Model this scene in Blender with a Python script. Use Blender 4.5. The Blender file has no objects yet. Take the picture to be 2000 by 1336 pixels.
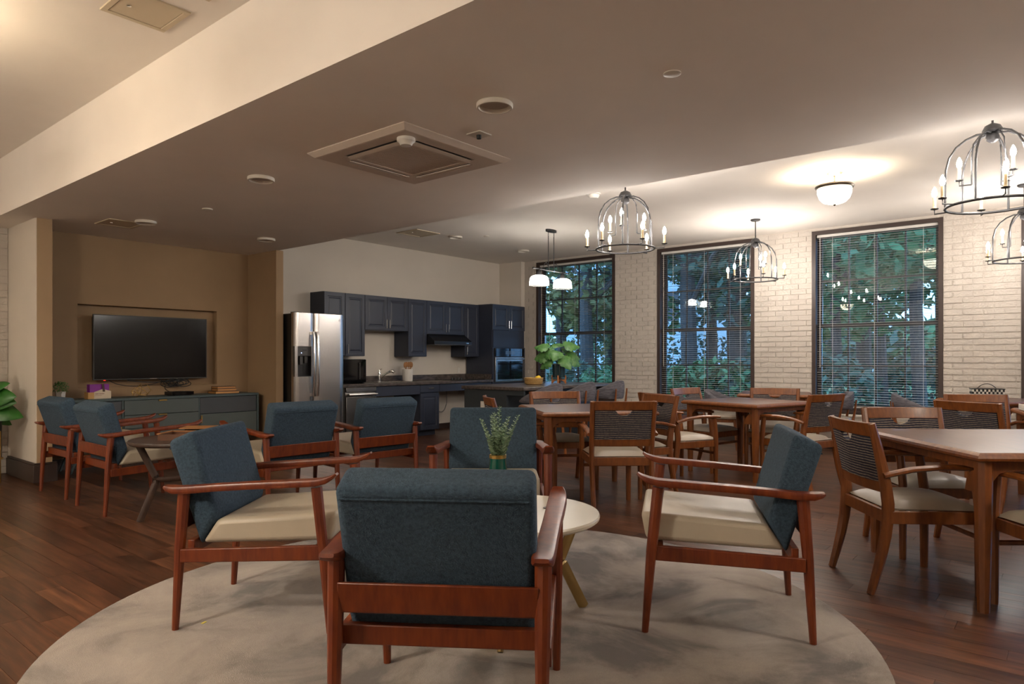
import bpy, bmesh, math, random
from mathutils import Vector, Matrix
R = math.radians
PI = math.pi
rnd = random.Random(7)
sc = bpy.context.scene
C = sc.collection

# ------------------------------------------------------------------ camera, sky, exposure
cam = bpy.data.objects.new('camera', bpy.data.cameras.new('camera')); C.objects.link(cam)
cam.location = (0, 0, 1.2)
cam.rotation_euler = (R(90), 0, R(39.5 - 90))
cam.data.sensor_width = 36; cam.data.lens = 23.994
cam.data.shift_y = 0.0165; cam.data.clip_end = 300
sc.camera = cam
world = bpy.data.worlds.new('dusk_sky'); sc.world = world; world.use_nodes = True
bgn = world.node_tree.nodes['Background']
bgn.inputs[0].default_value = (0.22, 0.43, 0.80, 1); bgn.inputs[1].default_value = 2.3
vs = sc.view_settings
vs.view_transform = 'Standard'; vs.look = 'None'; vs.gamma = 1; vs.use_curve_mapping = False
vs.exposure = 1.56
L_CANDLE, L_BOWL, L_BOWL_WARM, L_PEND = 140.0, 30.0, 3.6, 15.0

# ------------------------------------------------------------------ materials
MATS = {}
def mat(name, col, rough=.5, metal=0., var=0., vscale=8., stretch=(1, 1, 1), col2=None, bump=0., bscale=60., emit=None, estr=0., spec=None, coat=0., coords='Object', sheen=0., detail=3.):
    if name in MATS: return MATS[name]
    m = bpy.data.materials.new(name); m.use_nodes = True; MATS[name] = m
    nt = m.node_tree; b = nt.nodes['Principled BSDF']
    b.inputs['Base Color'].default_value = (*col, 1); b.inputs['Roughness'].default_value = rough; b.inputs['Metallic'].default_value = metal
    if spec is not None: b.inputs['Specular IOR Level'].default_value = spec
    if coat: b.inputs['Coat Weight'].default_value = coat; b.inputs['Coat Roughness'].default_value = .15
    if sheen: b.inputs['Sheen Weight'].default_value = sheen; b.inputs['Sheen Roughness'].default_value = .4
    if emit: b.inputs['Emission Color'].default_value = (*emit, 1); b.inputs['Emission Strength'].default_value = estr
    if var or col2 or bump:
        tc = nt.nodes.new('ShaderNodeTexCoord'); mp = nt.nodes.new('ShaderNodeMapping'); mp.inputs['Scale'].default_value = stretch
        if coords == 'World':
            g = nt.nodes.new('ShaderNodeNewGeometry'); nt.links.new(g.outputs['Position'], mp.inputs[0])
        else: nt.links.new(tc.outputs[coords], mp.inputs[0])
        if var or col2:
            n = nt.nodes.new('ShaderNodeTexNoise'); n.inputs['Scale'].default_value = vscale; n.inputs['Detail'].default_value = detail; n.inputs['Roughness'].default_value = .6
            nt.links.new(mp.outputs[0], n.inputs['Vector'])
            cr = nt.nodes.new('ShaderNodeValToRGB'); cr.color_ramp.elements[0].position = .32; cr.color_ramp.elements[1].position = .7
            c1 = col if col2 else [c * (1 - var) for c in col]; c2 = col2 if col2 else [min(1, c * (1 + var)) for c in col]
            cr.color_ramp.elements[0].color = (*c1, 1); cr.color_ramp.elements[1].color = (*c2, 1)
            nt.links.new(n.outputs['Fac'], cr.inputs[0]); nt.links.new(cr.outputs[0], b.inputs['Base Color'])
        if bump:
            n2 = nt.nodes.new('ShaderNodeTexNoise'); n2.inputs['Scale'].default_value = bscale; n2.inputs['Detail'].default_value = 2
            nt.links.new(mp.outputs[0], n2.inputs['Vector'])
            bp = nt.nodes.new('ShaderNodeBump'); bp.inputs['Strength'].default_value = bump; bp.inputs['Distance'].default_value = .01
            nt.links.new(n2.outputs['Fac'], bp.inputs['Height']); nt.links.new(bp.outputs[0], b.inputs['Normal'])
    return m

WHITE = mat('wall_paint_cream', (.60, .545, .475), .85, var=.03, vscale=1.5)
CEILP = mat('ceiling_paint', (.80, .745, .685), .9, var=.03, vscale=1.2)
TAN = mat('wall_paint_tan', (.31, .205, .115), .8, var=.05, vscale=2)
BRICKP = mat('brick_paint', (.49, .443, .392), .7, var=.05, vscale=3, bump=.5, bscale=45, coords='World')
DKBASE = mat('baseboard_dark', (.035, .02, .015), .4)
WFRAME = mat('window_frame_brown', (.035, .02, .016), .5)
SASH = mat('sash_dark', (.03, .03, .034), .5)
WOOD = mat('chair_wood_cherry', (.10, .013, .0015), .42, col2=(.18, .034, .004), vscale=7, stretch=(5, 5, .8), coat=.1)
WOODD = mat('dining_wood_cherry', (.125, .033, .006), .42, col2=(.215, .068, .012), vscale=7, stretch=(6, 6, .8), coat=.08)
TABTOP = mat('table_top_wood', (.075, .030, .018), .36, col2=(.125, .052, .030), vscale=5, stretch=(1, 9, 1), coat=.12)
WALNUT = mat('dark_walnut', (.03, .016, .011), .4, col2=(.055, .03, .02), vscale=6, stretch=(4, 4, 1))
BLUEF = mat('blue_chenille', (.017, .037, .062), .95, col2=(.045, .080, .118), vscale=90, stretch=(1, 1, 1), bump=.5, bscale=240, detail=5)
CREAM = mat('cream_vinyl', (.45, .39, .30), .42, var=.04, vscale=4, bump=.05, bscale=12)
CREAMD = mat('beige_vinyl', (.36, .305, .235), .42, var=.04, vscale=4)
GREYT = mat('grey_tweed', (.055, .052, .064), .95, col2=(.17, .16, .18), vscale=34, stretch=(.35, .35, 4), bump=.6, bscale=120, detail=5)
NAVYC = mat('cabinet_navy', (.026, .032, .053), .42, var=.05, vscale=3)
STEEL = mat('brushed_steel', (.50, .47, .45), .26, 1., var=.05, vscale=3, stretch=(1, 1, 60))
STEELB = mat('bright_steel', (.75, .73, .70), .18, 1.)
CHROME = mat('chrome', (.8, .8, .8), .08, 1.)
BLACK = mat('black_plastic', (.006, .006, .007), .35)
BLACKG = mat('black_glass', (.004, .004, .005), .06)
DKGREY = mat('dark_grey_plastic', (.04, .038, .036), .4)
IRON = mat('fixture_iron', (.03, .029, .031), .45, .4)
BRONZE = mat('fixture_bronze', (.10, .08, .062), .4, .8)
BRASS = mat('brass', (.62, .40, .12), .28, 1.)
BRASSL = mat('brass_leg', (.45, .32, .13), .4, .9)
STONE = mat('dark_laminate_stone', (.018, .015, .014), .3, col2=(.15, .12, .105), vscale=10, stretch=(1, 3, 3), detail=6)
ISLAND = mat('island_dark', (.026, .033, .038), .5)
PLASTW = mat('white_plastic', (.62, .57, .5), .5)
ACW = mat('unit_white', (.55, .47, .40), .55)
PANELT = mat('access_panel_cream', (.56, .47, .34), .7)
MARBLE = mat('table_white_top', (.62, .56, .46), .28, var=.04, vscale=3)
GREENG = mat('vase_green_glaze', (.003, .07, .05), .12, coat=.5)
LEAFE = mat('eucalyptus_leaf', (.15, .25, .14), .6, col2=(.32, .42, .29), vscale=30)
LEAFM = mat('monstera_leaf', (.022, .105, .02), .42, col2=(.12, .27, .07), vscale=12)
LEAFF = mat('fig_leaf', (.012, .075, .008), .38, col2=(.03, .15, .016), vscale=8)
LEAFB = mat('boxwood_leaf', (.035, .12, .016), .6, col2=(.10, .24, .05), vscale=60)
STEMG = mat('plant_stem', (.09, .12, .04), .7)
SOIL = mat('soil', (.02, .014, .01), .95)
CERW = mat('white_ceramic', (.68, .65, .6), .35)
CONSG = mat('console_green', (.046, .072, .076), .5)
CONSD = mat('console_panel_grey', (.038, .044, .052), .55)
CONSL = mat('console_panel_sage', (.062, .078, .076), .5)
BLINDM = mat('blind_slat', (.60, .57, .53), .5)
CANDLE = mat('candle_sleeve', (.62, .47, .27), .5)
BULB = mat('candle_bulb', (1, 1, 1), .3, emit=(1, .92, .84), estr=L_CANDLE)
BOWLE = mat('bowl_glass_lit', (1, 1, 1), .3, emit=(1, .88, .68), estr=5.5)
BOWLW = mat('bowl_glass_lit_warm', (1, 1, 1), .3, emit=(1, .82, .56), estr=9)
BOWLX = mat('bowl_glass_bright', (1, 1, 1), .3, emit=(1, .89, .74), estr=90)
BOWLY = mat('bowl_glass_medium', (1, 1, 1), .3, emit=(1, .89, .74), estr=50)
PENDE = mat('pendant_bulb', (1, 1, 1), .3, emit=(1, .94, .86), estr=L_PEND)
ORANGE = mat('stand_wood', (.36, .12, .025), .45)
WICKER = mat('wicker', (.30, .17, .05), .7, col2=(.5, .32, .11), vscale=50, stretch=(1, 1, 4), bump=.6, bscale=120)
LEMON = mat('lemon_skin', (.85, .55, .01), .4)
PURPLE = mat('purple_card', (.20, .012, .26), .5)
KRAFT = mat('kraft_card', (.45, .26, .09), .7)
PAPER = mat('paper_cream', (.55, .46, .35), .8)
GOLDP = mat('gilt_pages', (.45, .22, .07), .4, .3)
BOOKC = mat('book_cover', (.06, .022, .012), .5)
UTENW = mat('utensil_wood', (.30, .13, .04), .6)
BLINDM.node_tree.nodes['Principled BSDF'].inputs['Specular IOR Level'].default_value = .3

def glass_pane(name):
    m = bpy.data.materials.new(name); m.use_nodes = True; nt = m.node_tree; nt.nodes.clear()
    o = nt.nodes.new('ShaderNodeOutputMaterial'); mx = nt.nodes.new('ShaderNodeMixShader'); f = nt.nodes.new('ShaderNodeFresnel'); f.inputs[0].default_value = 1.5
    t = nt.nodes.new('ShaderNodeBsdfTransparent'); t.inputs[0].default_value = (.86, .93, .95, 1); g = nt.nodes.new('ShaderNodeBsdfGlossy'); g.inputs['Roughness'].default_value = .01
    nt.links.new(f.outputs[0], mx.inputs[0]); nt.links.new(t.outputs[0], mx.inputs[1]); nt.links.new(g.outputs[0], mx.inputs[2]); nt.links.new(mx.outputs[0], o.inputs[0])
    return m
GLASS = glass_pane('window_glass')
def shade_glass():
    m = bpy.data.materials.new('ribbed_shade_glass'); m.use_nodes = True; nt = m.node_tree; nt.nodes.clear()
    o = nt.nodes.new('ShaderNodeOutputMaterial'); mx = nt.nodes.new('ShaderNodeMixShader'); mx.inputs[0].default_value = .72
    a = nt.nodes.new('ShaderNodeMixShader'); a.inputs[0].default_value = .75
    t = nt.nodes.new('ShaderNodeBsdfTransparent'); tr = nt.nodes.new('ShaderNodeBsdfTranslucent'); d = nt.nodes.new('ShaderNodeBsdfDiffuse')
    tr.inputs[0].default_value = d.inputs[0].default_value = (.95, .97, .95, 1)
    nt.links.new(d.outputs[0], a.inputs[1]); nt.links.new(tr.outputs[0], a.inputs[2]); nt.links.new(a.outputs[0], mx.inputs[1]); nt.links.new(t.outputs[0], mx.inputs[2]); nt.links.new(mx.outputs[0], o.inputs[0])
    return m
SHADEG = shade_glass()

def floor_mat():
    m = bpy.data.materials.new('walnut_plank'); m.use_nodes = True; nt = m.node_tree; b = nt.nodes['Principled BSDF']; N = nt.nodes.new; L = nt.links.new
    g = N('ShaderNodeNewGeometry'); oi = N('ShaderNodeObjectInfo')
    ad = N('ShaderNodeMath'); ad.operation = 'ADD'; fr = N('ShaderNodeMath'); fr.operation = 'FRACT'
    L(g.outputs['Random Per Island'], ad.inputs[0]); L(oi.outputs['Random'], ad.inputs[1]); L(ad.outputs[0], fr.inputs[0])
    mp = N('ShaderNodeMapping'); mp.inputs['Scale'].default_value = (22, 1.6, 1); L(g.outputs['Position'], mp.inputs[0])
    cx = N('ShaderNodeCombineXYZ'); mu = N('ShaderNodeMath'); mu.operation = 'MULTIPLY'; mu.inputs[1].default_value = 37; L(fr.outputs[0], mu.inputs[0]); L(mu.outputs[0], cx.inputs[1]); L(cx.outputs[0], mp.inputs['Location'])
    n = N('ShaderNodeTexNoise'); n.inputs['Scale'].default_value = 1.3; n.inputs['Detail'].default_value = 5; n.inputs['Roughness'].default_value = .6; L(mp.outputs[0], n.inputs['Vector'])
    cr = N('ShaderNodeValToRGB'); e = cr.color_ramp.elements; e[0].position = .28; e[0].color = (.030, .0125, .007, 1); e[1].position = .74; e[1].color = (.175, .070, .032, 1)
    e2 = cr.color_ramp.elements.new(.5); e2.color = (.085, .034, .0165, 1)
    L(n.outputs['Fac'], cr.inputs[0])
    mr = N('ShaderNodeMapRange'); mr.inputs[3].default_value = .62; mr.inputs[4].default_value = 1.45; L(fr.outputs[0], mr.inputs[0])
    mx = N('ShaderNodeVectorMath'); mx.operation = 'SCALE'; L(cr.outputs[0], mx.inputs[0]); L(mr.outputs[0], mx.inputs['Scale']); L(mx.outputs[0], b.inputs['Base Color'])
    b.inputs['Roughness'].default_value = .33; b.inputs['Specular IOR Level'].default_value = .5
    bp = N('ShaderNodeBump'); bp.inputs['Strength'].default_value = .12; bp.inputs['Distance'].default_value = .004; L(n.outputs['Fac'], bp.inputs['Height']); L(bp.outputs[0], b.inputs['Normal'])
    return m
PLANK = floor_mat()
SUBFLOOR = mat('floor_joint_dark', (.03, .014, .009), .5)

def rug_mat():
    m = bpy.data.materials.new('mottled_rug'); m.use_nodes = True; nt = m.node_tree; b = nt.nodes['Principled BSDF']; N = nt.nodes.new; L = nt.links.new
    g = N('ShaderNodeNewGeometry')
    n = N('ShaderNodeTexNoise'); n.inputs['Scale'].default_value = 1.7; n.inputs['Detail'].default_value = 7; n.inputs['Roughness'].default_value = .62; n.inputs['Distortion'].default_value = .6; L(g.outputs['Position'], n.inputs['Vector'])
    cr = N('ShaderNodeValToRGB'); e = cr.color_ramp.elements; e[0].position = .38; e[0].color = (.115, .098, .09, 1); e[1].position = .62; e[1].color = (.34, .29, .25, 1)
    e2 = cr.color_ramp.elements.new(.5); e2.color = (.27, .228, .20, 1)
    L(n.outputs['Fac'], cr.inputs[0]); n2 = N('ShaderNodeTexNoise'); n2.inputs['Scale'].default_value = 420; L(g.outputs['Position'], n2.inputs['Vector'])
    mr = N('ShaderNodeMapRange'); mr.inputs[1].default_value = .3; mr.inputs[2].default_value = .7; mr.inputs[3].default_value = .85; mr.inputs[4].default_value = 1.15; L(n2.outputs['Fac'], mr.inputs[0])
    mx = N('ShaderNodeVectorMath'); mx.operation = 'SCALE'; L(cr.outputs[0], mx.inputs[0]); L(mr.outputs[0], mx.inputs['Scale']); L(mx.outputs[0], b.inputs['Base Color'])
    b.inputs['Roughness'].default_value = 1; b.inputs['Sheen Weight'].default_value = .2
    bp = N('ShaderNodeBump'); bp.inputs['Strength'].default_value = .5; bp.inputs['Distance'].default_value = .004; L(n2.outputs['Fac'], bp.inputs['Height']); L(bp.outputs[0], b.inputs['Normal'])
    return m
RUGM = rug_mat()

def stripe_mat():   # navy weave with thin wavering cream lines
    m = bpy.data.materials.new('navy_stripe_weave'); m.use_nodes = True; nt = m.node_tree; b = nt.nodes['Principled BSDF']; N = nt.nodes.new; L = nt.links.new
    tc = N('ShaderNodeTexCoord'); mp = N('ShaderNodeMapping'); mp.inputs['Scale'].default_value = (1, 1, 1); L(tc.outputs['Object'], mp.inputs[0])
    n0 = N('ShaderNodeTexNoise'); n0.inputs['Scale'].default_value = 6; L(mp.outputs[0], n0.inputs['Vector'])
    sx = N('ShaderNodeSeparateXYZ'); L(mp.outputs[0], sx.inputs[0])
    a = N('ShaderNodeMath'); a.operation = 'MULTIPLY_ADD'; a.inputs[1].default_value = .022; L(n0.outputs['Fac'], a.inputs[0]); L(sx.outputs[2], a.inputs[2])
    s = N('ShaderNodeMath'); s.operation = 'MULTIPLY'; s.inputs[1].default_value = 2 * PI / .0145; L(a.outputs[0], s.inputs[0]); si = N('ShaderNodeMath'); si.operation = 'SINE'; L(s.outputs[0], si.inputs[0])
    n = N('ShaderNodeTexNoise'); n.inputs['Scale'].default_value = 70; n.inputs['Detail'].default_value = 4; L(mp.outputs[0], n.inputs['Vector'])
    ad = N('ShaderNodeMath'); ad.operation = 'MULTIPLY_ADD'; ad.inputs[1].default_value = 1.1; L(n.outputs['Fac'], ad.inputs[0]); L(si.outputs[0], ad.inputs[2])
    cr = N('ShaderNodeValToRGB'); e = cr.color_ramp.elements; e[0].position = .0; e[0].color = (.013, .0125, .028, 1); e[1].position = 1; e[1].color = (.28, .235, .18, 1)
    mr = N('ShaderNodeMapRange'); mr.inputs[1].default_value = 1.0; mr.inputs[2].default_value = 1.45; L(ad.outputs[0], mr.inputs[0]); L(mr.outputs[0], cr.inputs[0]); L(cr.outputs[0], b.inputs['Base Color'])
    b.inputs['Roughness'].default_value = .9
    return m
STRIPE = stripe_mat()

# ------------------------------------------------------------------ mesh helpers
class MB:
    def __init__(s): s.v = []; s.f = []
    def add(s, vs, fs):
        k = len(s.v); s.v += [tuple(v) for v in vs]; s.f += [tuple(i + k for i in f) for f in fs]; return s
    def box(s, x0, x1, y0, y1, z0, z1):
        vs = [(x, y, z) for z in (z0, z1) for y in (y0, y1) for x in (x0, x1)]
        return s.add(vs, [(0, 2, 3, 1), (4, 5, 7, 6), (0, 1, 5, 4), (2, 6, 7, 3), (0, 4, 6, 2), (1, 3, 7, 5)])
    def cbox(s, c, d): return s.box(c[0] - d[0] / 2, c[0] + d[0] / 2, c[1] - d[1] / 2, c[1] + d[1] / 2, c[2] - d[2] / 2, c[2] + d[2] / 2)
    def prism(s, poly, axis, a, b):     # poly: 2D points; axis: extrusion axis
        def P(p, t):
            return (t, p[0], p[1]) if axis == 'x' else ((p[0], t, p[1]) if axis == 'y' else (p[0], p[1], t))
        n = len(poly); vs = [P(p, a) for p in poly] + [P(p, b) for p in poly]
        return s.add(vs, [tuple(range(n - 1, -1, -1)), tuple(range(n, 2 * n))] + [(i, (i + 1) % n, n + (i + 1) % n, n + i) for i in range(n)])
    def sweep(s, pts, sizes, n=8, up=(0, 0, 1), power=2., cap=True, closed=False):
        pts = [Vector(p) for p in pts]; m = len(pts); rings = []
        if not isinstance(sizes, list): sizes = [sizes] * m
        for i, p in enumerate(pts):
            if closed: t = pts[(i + 1) % m] - pts[i - 1]
            else: t = (pts[min(i + 1, m - 1)] - pts[max(i - 1, 0)])
            t.normalize(); u = Vector(up)
            if abs(t.dot(u)) > .97: u = Vector((0, 1, 0)) if abs(t.y) < .9 else Vector((1, 0, 0))
            sd = t.cross(u).normalized(); uu = sd.cross(t).normalized()
            sz = sizes[i]; w, h = (sz, sz) if not isinstance(sz, tuple) else sz
            ring = []
            for k in range(n):
                a = 2 * PI * (k + .5) / n; c, sn = math.cos(a), math.sin(a)
                if power != 2:
                    q = (abs(c) ** power + abs(sn) ** power) ** (-1 / power); c *= q; sn *= q
                ring.append(p + sd * (c * w) + uu * (sn * h))
            rings.append(ring)
        vs = [v for r in rings for v in r]; fs = []
        for i in range(m if closed else m - 1):
            j = (i + 1) % m
            for k in range(n):
                fs.append((i * n + k, i * n + (k + 1) % n, j * n + (k + 1) % n, j * n + k))
        if cap and not closed: fs += [tuple(range(n - 1, -1, -1)), tuple((m - 1) * n + k for k in range(n))]
        return s.add(vs, fs)
    def lathe(s, prof, n=24, c=(0, 0, 0), capt=True):
        vs = []; fs = []
        for r, z in prof:
            for k in range(n): a = 2 * PI * k / n; vs.append((c[0] + r * math.cos(a), c[1] + r * math.sin(a), c[2] + z))
        m = len(prof)
        for i in range(m - 1):
            for k in range(n): fs.append((i * n + k, i * n + (k + 1) % n, (i + 1) * n + (k + 1) % n, (i + 1) * n + k))
        if capt:
            if prof[0][0] > 1e-4: fs.append(tuple(range(n - 1, -1, -1)))
            if prof[-1][0] > 1e-4: fs.append(tuple((m - 1) * n + k for k in range(n)))
        return s.add(vs, fs)
    def sphere(s, c, r, n=12, m=7, sq=(1, 1, 1)):
        k0 = len(s.v); s.lathe([(max(1e-5, math.sin(PI * i / m)) * r, -math.cos(PI * i / m) * r) for i in range(m + 1)], n, (0, 0, 0), False)
        for i in range(k0, len(s.v)): v = s.v[i]; s.v[i] = (v[0] * sq[0] + c[0], v[1] * sq[1] + c[1], v[2] * sq[2] + c[2])
        return s
    def torus(s, c, r, t, n=48, k=8):
        return s.sweep([(c[0] + r * math.cos(2 * PI * i / n), c[1] + r * math.sin(2 * PI * i / n), c[2]) for i in range(n)], t, k, closed=True)
    def xf(s, M, k0=0):
        for i in range(k0, len(s.v)): s.v[i] = tuple(M @ Vector(s.v[i]))
        return s
    def mesh(s, name, smooth=True, ang=35):
        me = bpy.data.meshes.new(name); me.from_pydata(s.v, [], s.f); me.validate()
        bm = bmesh.new(); bm.from_mesh(me); bmesh.ops.recalc_face_normals(bm, faces=bm.faces); bm.to_mesh(me); bm.free()
        if smooth:
            me.polygons.foreach_set('use_smooth', [True] * len(me.polygons)); me.set_sharp_from_angle(angle=R(ang))
        me.update(); return me

def link(name, data, parent=None, loc=(0, 0, 0), rz=0):
    o = bpy.data.objects.new(name, data); C.objects.link(o); o.location = loc; o.rotation_euler[2] = rz
    if parent: o.parent = parent
    return o
def obj(name, mb, m, parent=None, bevel=0, seg=2, loc=(0, 0, 0), rz=0, smooth=True, ang=35):
    me = mb if isinstance(mb, bpy.types.Mesh) else mb.mesh(name, smooth, ang)
    if m and not me.materials: me.materials.append(m)
    o = link(name, me, parent, loc, rz)
    if bevel:
        b = o.modifiers.new('bevel', 'BEVEL'); b.width = bevel; b.segments = seg; b.limit_method = 'ANGLE'; b.angle_limit = R(40); b.harden_normals = False
    return o
def tag(o, label=None, cat=None, group=None, kind=None):
    for k, v in (('label', label), ('category', cat), ('group', group), ('kind', kind)):
        if v: o[k] = v
    return o
def thing(name, label, cat, loc=(0, 0, 0), rz=0, group=None):
    return tag(link(name, None, None, loc, rz), label, cat, group)
def struct(name, mb, m, **k): return tag(obj(name, mb, m, **k), kind='structure')
def kids(o): return [c for c in bpy.data.objects if c.parent == o]
def tree_of(o): return (o, [tree_of(c) for c in kids(o)])
def dup_tree(t, parent=None):
    o, ch = t; c = o.copy(); C.objects.link(c); c.parent = parent
    for k in ch: dup_tree(k, c)
    return c
def place(t, used, loc, rz, label, group=None):
    o = t[0] if not used else dup_tree(t)
    used.append(1); o.location = loc; o.rotation_euler[2] = rz; o['label'] = label
    if group: o['group'] = group
    return o
def head(deg): return R(deg - 90)       # local +y is forward
def arc(p0, p1, p2, n=8):
    p0, p1, p2 = Vector(p0), Vector(p1), Vector(p2)
    return [p0 * (1 - t) ** 2 + p1 * 2 * t * (1 - t) + p2 * t * t for t in [i / n for i in range(n + 1)]]
# ------------------------------------------------------------------ the room
XW, YK = 9.95, 8.43          # window wall and kitchen wall
SX0, SX1, SZ = 1.92, 4.78, 2.57
CZ, CLZ = 3.0, 3.112
def F_(x, y):                # camera-plane depth and pixel column of a ground point (used to rank pieces by size in view)
    d = x * .7716 + y * .6361; r = x * .6361 - y * .7716
    return d, 1000 + 1333 * r / max(d, .01)

floor = struct('floor', MB().box(-3, 10.25, -4.5, 8.95, -.12, -.006), SUBFLOOR, smooth=False)
planks = []
x = -3.0; PW = .122
while x < 9.94:
    y = -4.5 - rnd.random() * 1.1
    while y < 8.9:
        L = rnd.choice((.9, 1.1, 1.22)); y0, y1 = max(y, -4.5), min(y + L, 8.9)
        if y1 - y0 > .02: planks.append((x, min(x + PW, 9.95), y0, y1))
        y += L
    x += PW
def prank(p):
    cx, cy = (p[0] + p[1]) / 2, (p[2] + p[3]) / 2; d, px = F_(cx, cy)
    if d < 2.3 or not -80 < px < 2080 or math.hypot(cx - 2.305, cy - 2.165) < 1.7 or cy > 8.4 or cx > 9.7: return 0
    return (p[3] - p[2]) / d ** 2
planks.sort(key=prank, reverse=True)
pm = MB().box(-.5, .5, -.5, .5, -.006, 0).mesh('plank', False); pm.materials.append(PLANK)
for p in planks[:300]:
    o = link('plank', pm, floor, ((p[0] + p[1]) / 2, (p[2] + p[3]) / 2, 0)); o.scale = (p[1] - p[0] - .0014, p[3] - p[2] - .0014, 1)
rest = MB()
for p in planks[300:]: rest.box(p[0] + .0007, p[1] - .0007, p[2] + .0007, p[3] - .0007, -.006, 0)
tag(obj('plank_field', rest, PLANK, floor, smooth=False), kind='stuff')

struct('ceiling', MB().box(SX1, 10.25, -4.5, 8.95, CZ, CZ + .1), CEILP, smooth=False)
struct('ceiling', MB().box(SX0, SX1, -4.5, 8.95, SZ, CLZ + .1), CEILP, smooth=False)
struct('ceiling', MB().box(-3, SX0, -4.5, 8.95, CLZ, CLZ + .1), CEILP, smooth=False)
struct('wall_left', MB().box(-3.1, -3, -4.6, 9, -.12, 3.2), WHITE, smooth=False)
struct('wall_back', MB().box(-3, 10.25, -4.6, -4.5, -.12, 3.2), WHITE, smooth=False)
struct('wall_kitchen', MB().box(4.84, XW + .3, YK, YK + .1, 0, 3.1), WHITE, smooth=False)
struct('wall_corner', MB().box(9.85, XW + .3, 7.90, YK, 0, 3.05), WHITE, smooth=False)
# alcove: side returns, back wall with the television recess
RX0, RX1, RZ0, RZ1 = 2.742, 4.318, .880, 1.805
alc = MB()
alc.box(2.305, RX0, YK, YK + .1, 0, SZ).box(RX1, 4.74, YK, YK + .1, 0, SZ).box(RX0, RX1, YK, YK + .1, 0, RZ0).box(RX0, RX1, YK, YK + .1, RZ1, SZ)
alc.box(RX0 - .02, RX1 + .02, YK + .1, YK + .16, RZ0 - .02, RZ1 + .02)
alc.box(4.74, 4.84, 7.755, YK + .1, 0, SZ)
alc.box(2.175, 2.305, 7.76, 7.80, 0, SZ).box(2.285, 2.305, 7.80, YK + .1, 0, SZ)
struct('wall_alcove', alc, TAN, smooth=False)
struct('wall_pillar', MB().box(2.167, 2.285, 7.765, 8.9, 0, SZ), WHITE, smooth=False)
struct('baseboard_pillar', MB().prism([(2.135, 7.725), (2.34, 7.725), (2.34, 7.757), (2.1665, 7.757), (2.1665, 8.6), (2.135, 8.6)], 'z', 0, .172).prism([(2.145, 7.735), (2.34, 7.735), (2.34, 7.757), (2.1665, 7.757), (2.1665, 8.6), (2.145, 8.6)], 'z', .172, .19), DKBASE, bevel=.004)
struct('baseboard_alcove', MB().box(2.306, 4.739, YK - .02, YK - .001, 0, .12), DKBASE)
struct('baseboard_kitchen', MB().box(6.38, 8.9, YK - .02, YK - .001, 0, .09), DKBASE)
# far left painted brick
wlb = struct('wall_far', MB().box(-3, 2.167, 8.66, 8.9, 0, 3.2), BRICKP, smooth=False)
bm_ = MB().box(-.5, .5, -.5, .5, -.5, .5).mesh('brick', False); bm_.materials.append(BRICKP)
def brick(parent, c, s):
    o = link('brick', bm_, parent, c); o.scale = s; return o
for i in range(35):
    z = .04 + i * .0735; xr = 2.165 - (.1 if i % 2 else 0)
    if i % 2: brick(wlb, (2.118, 8.655 + rnd.uniform(-.0015, .0015), z), (.092, .016, .064))
    brick(wlb, (xr - .1, 8.655 + rnd.uniform(-.0015, .0015), z), (.194, .016, .064))

# window wall: core with openings, painted bricks on the piers
WIN = [(5.961, 7.618), (3.614, 5.174), (1.261, 2.81), (-1.08, .48), (-3.45, -1.9)]
WZ0, WZ1 = .465, 2.96
PIERS = []
wall = MB(); e = 7.90
edges = []
for a, b in WIN: edges.append((b, e)); e = a
edges.append((-4.5, e))
for a, b in edges: wall.box(XW + .008, XW + .3, a, b, 0, CZ + .02)
for a, b in WIN:
    wall.box(XW + .008, XW + .3, a, b, 0, WZ0); wall.box(XW + .008, XW + .3, a, b, WZ1, CZ + .02)
ww = struct('wall_window', wall, BRICKP, smooth=False)
bricks = []
for a, b in edges:
    for i in range(36):
        z = .42 + i * .0733 + .033
        if z + .033 > CZ: continue
        y = b if i % 2 == 0 else b + .105
        while y > a + .012:
            y0 = max(y - .204, a); y1 = min(y, b)
            if y1 - y0 > .02: bricks.append(((y0 + y1) / 2, z, y1 - y0 - .008))
            y -= .21
def brank(q):
    d, px = F_(XW, q[0]); return q[2] / d ** 2 if -20 < px < 2020 else 0
bricks.sort(key=brank, reverse=True)
for yc, z, L in bricks[:300]: brick(ww, (XW + .006 + rnd.uniform(-.004, .0025), yc, z), (.016, L, .062))
bs = MB()
for yc, z, L in bricks[300:]:
    o = rnd.uniform(-.004, .0025); bs.box(XW - .001 + o, XW + .012 + o, yc - L / 2, yc + L / 2, z - .031, z + .031)
tag(obj('brick_field', bs, BRICKP, ww, smooth=False), kind='stuff')
cov = struct('trim_1', MB().box(9.74, XW, -4.4, 7.89, .085, .26).box(9.745, XW, -4.4, 7.89, .26, .268).box(9.74, XW, -4.4, 7.89, .268, .44).box(9.72, XW, -4.4, 7.89, .44, .458), WHITE, smooth=False)
struct('baseboard_window', MB().box(9.735, 9.745, -4.4, 7.89, 0, .08).box(9.755, 9.76, -4.4, 7.89, .255, .275), DKBASE, smooth=False)

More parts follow.
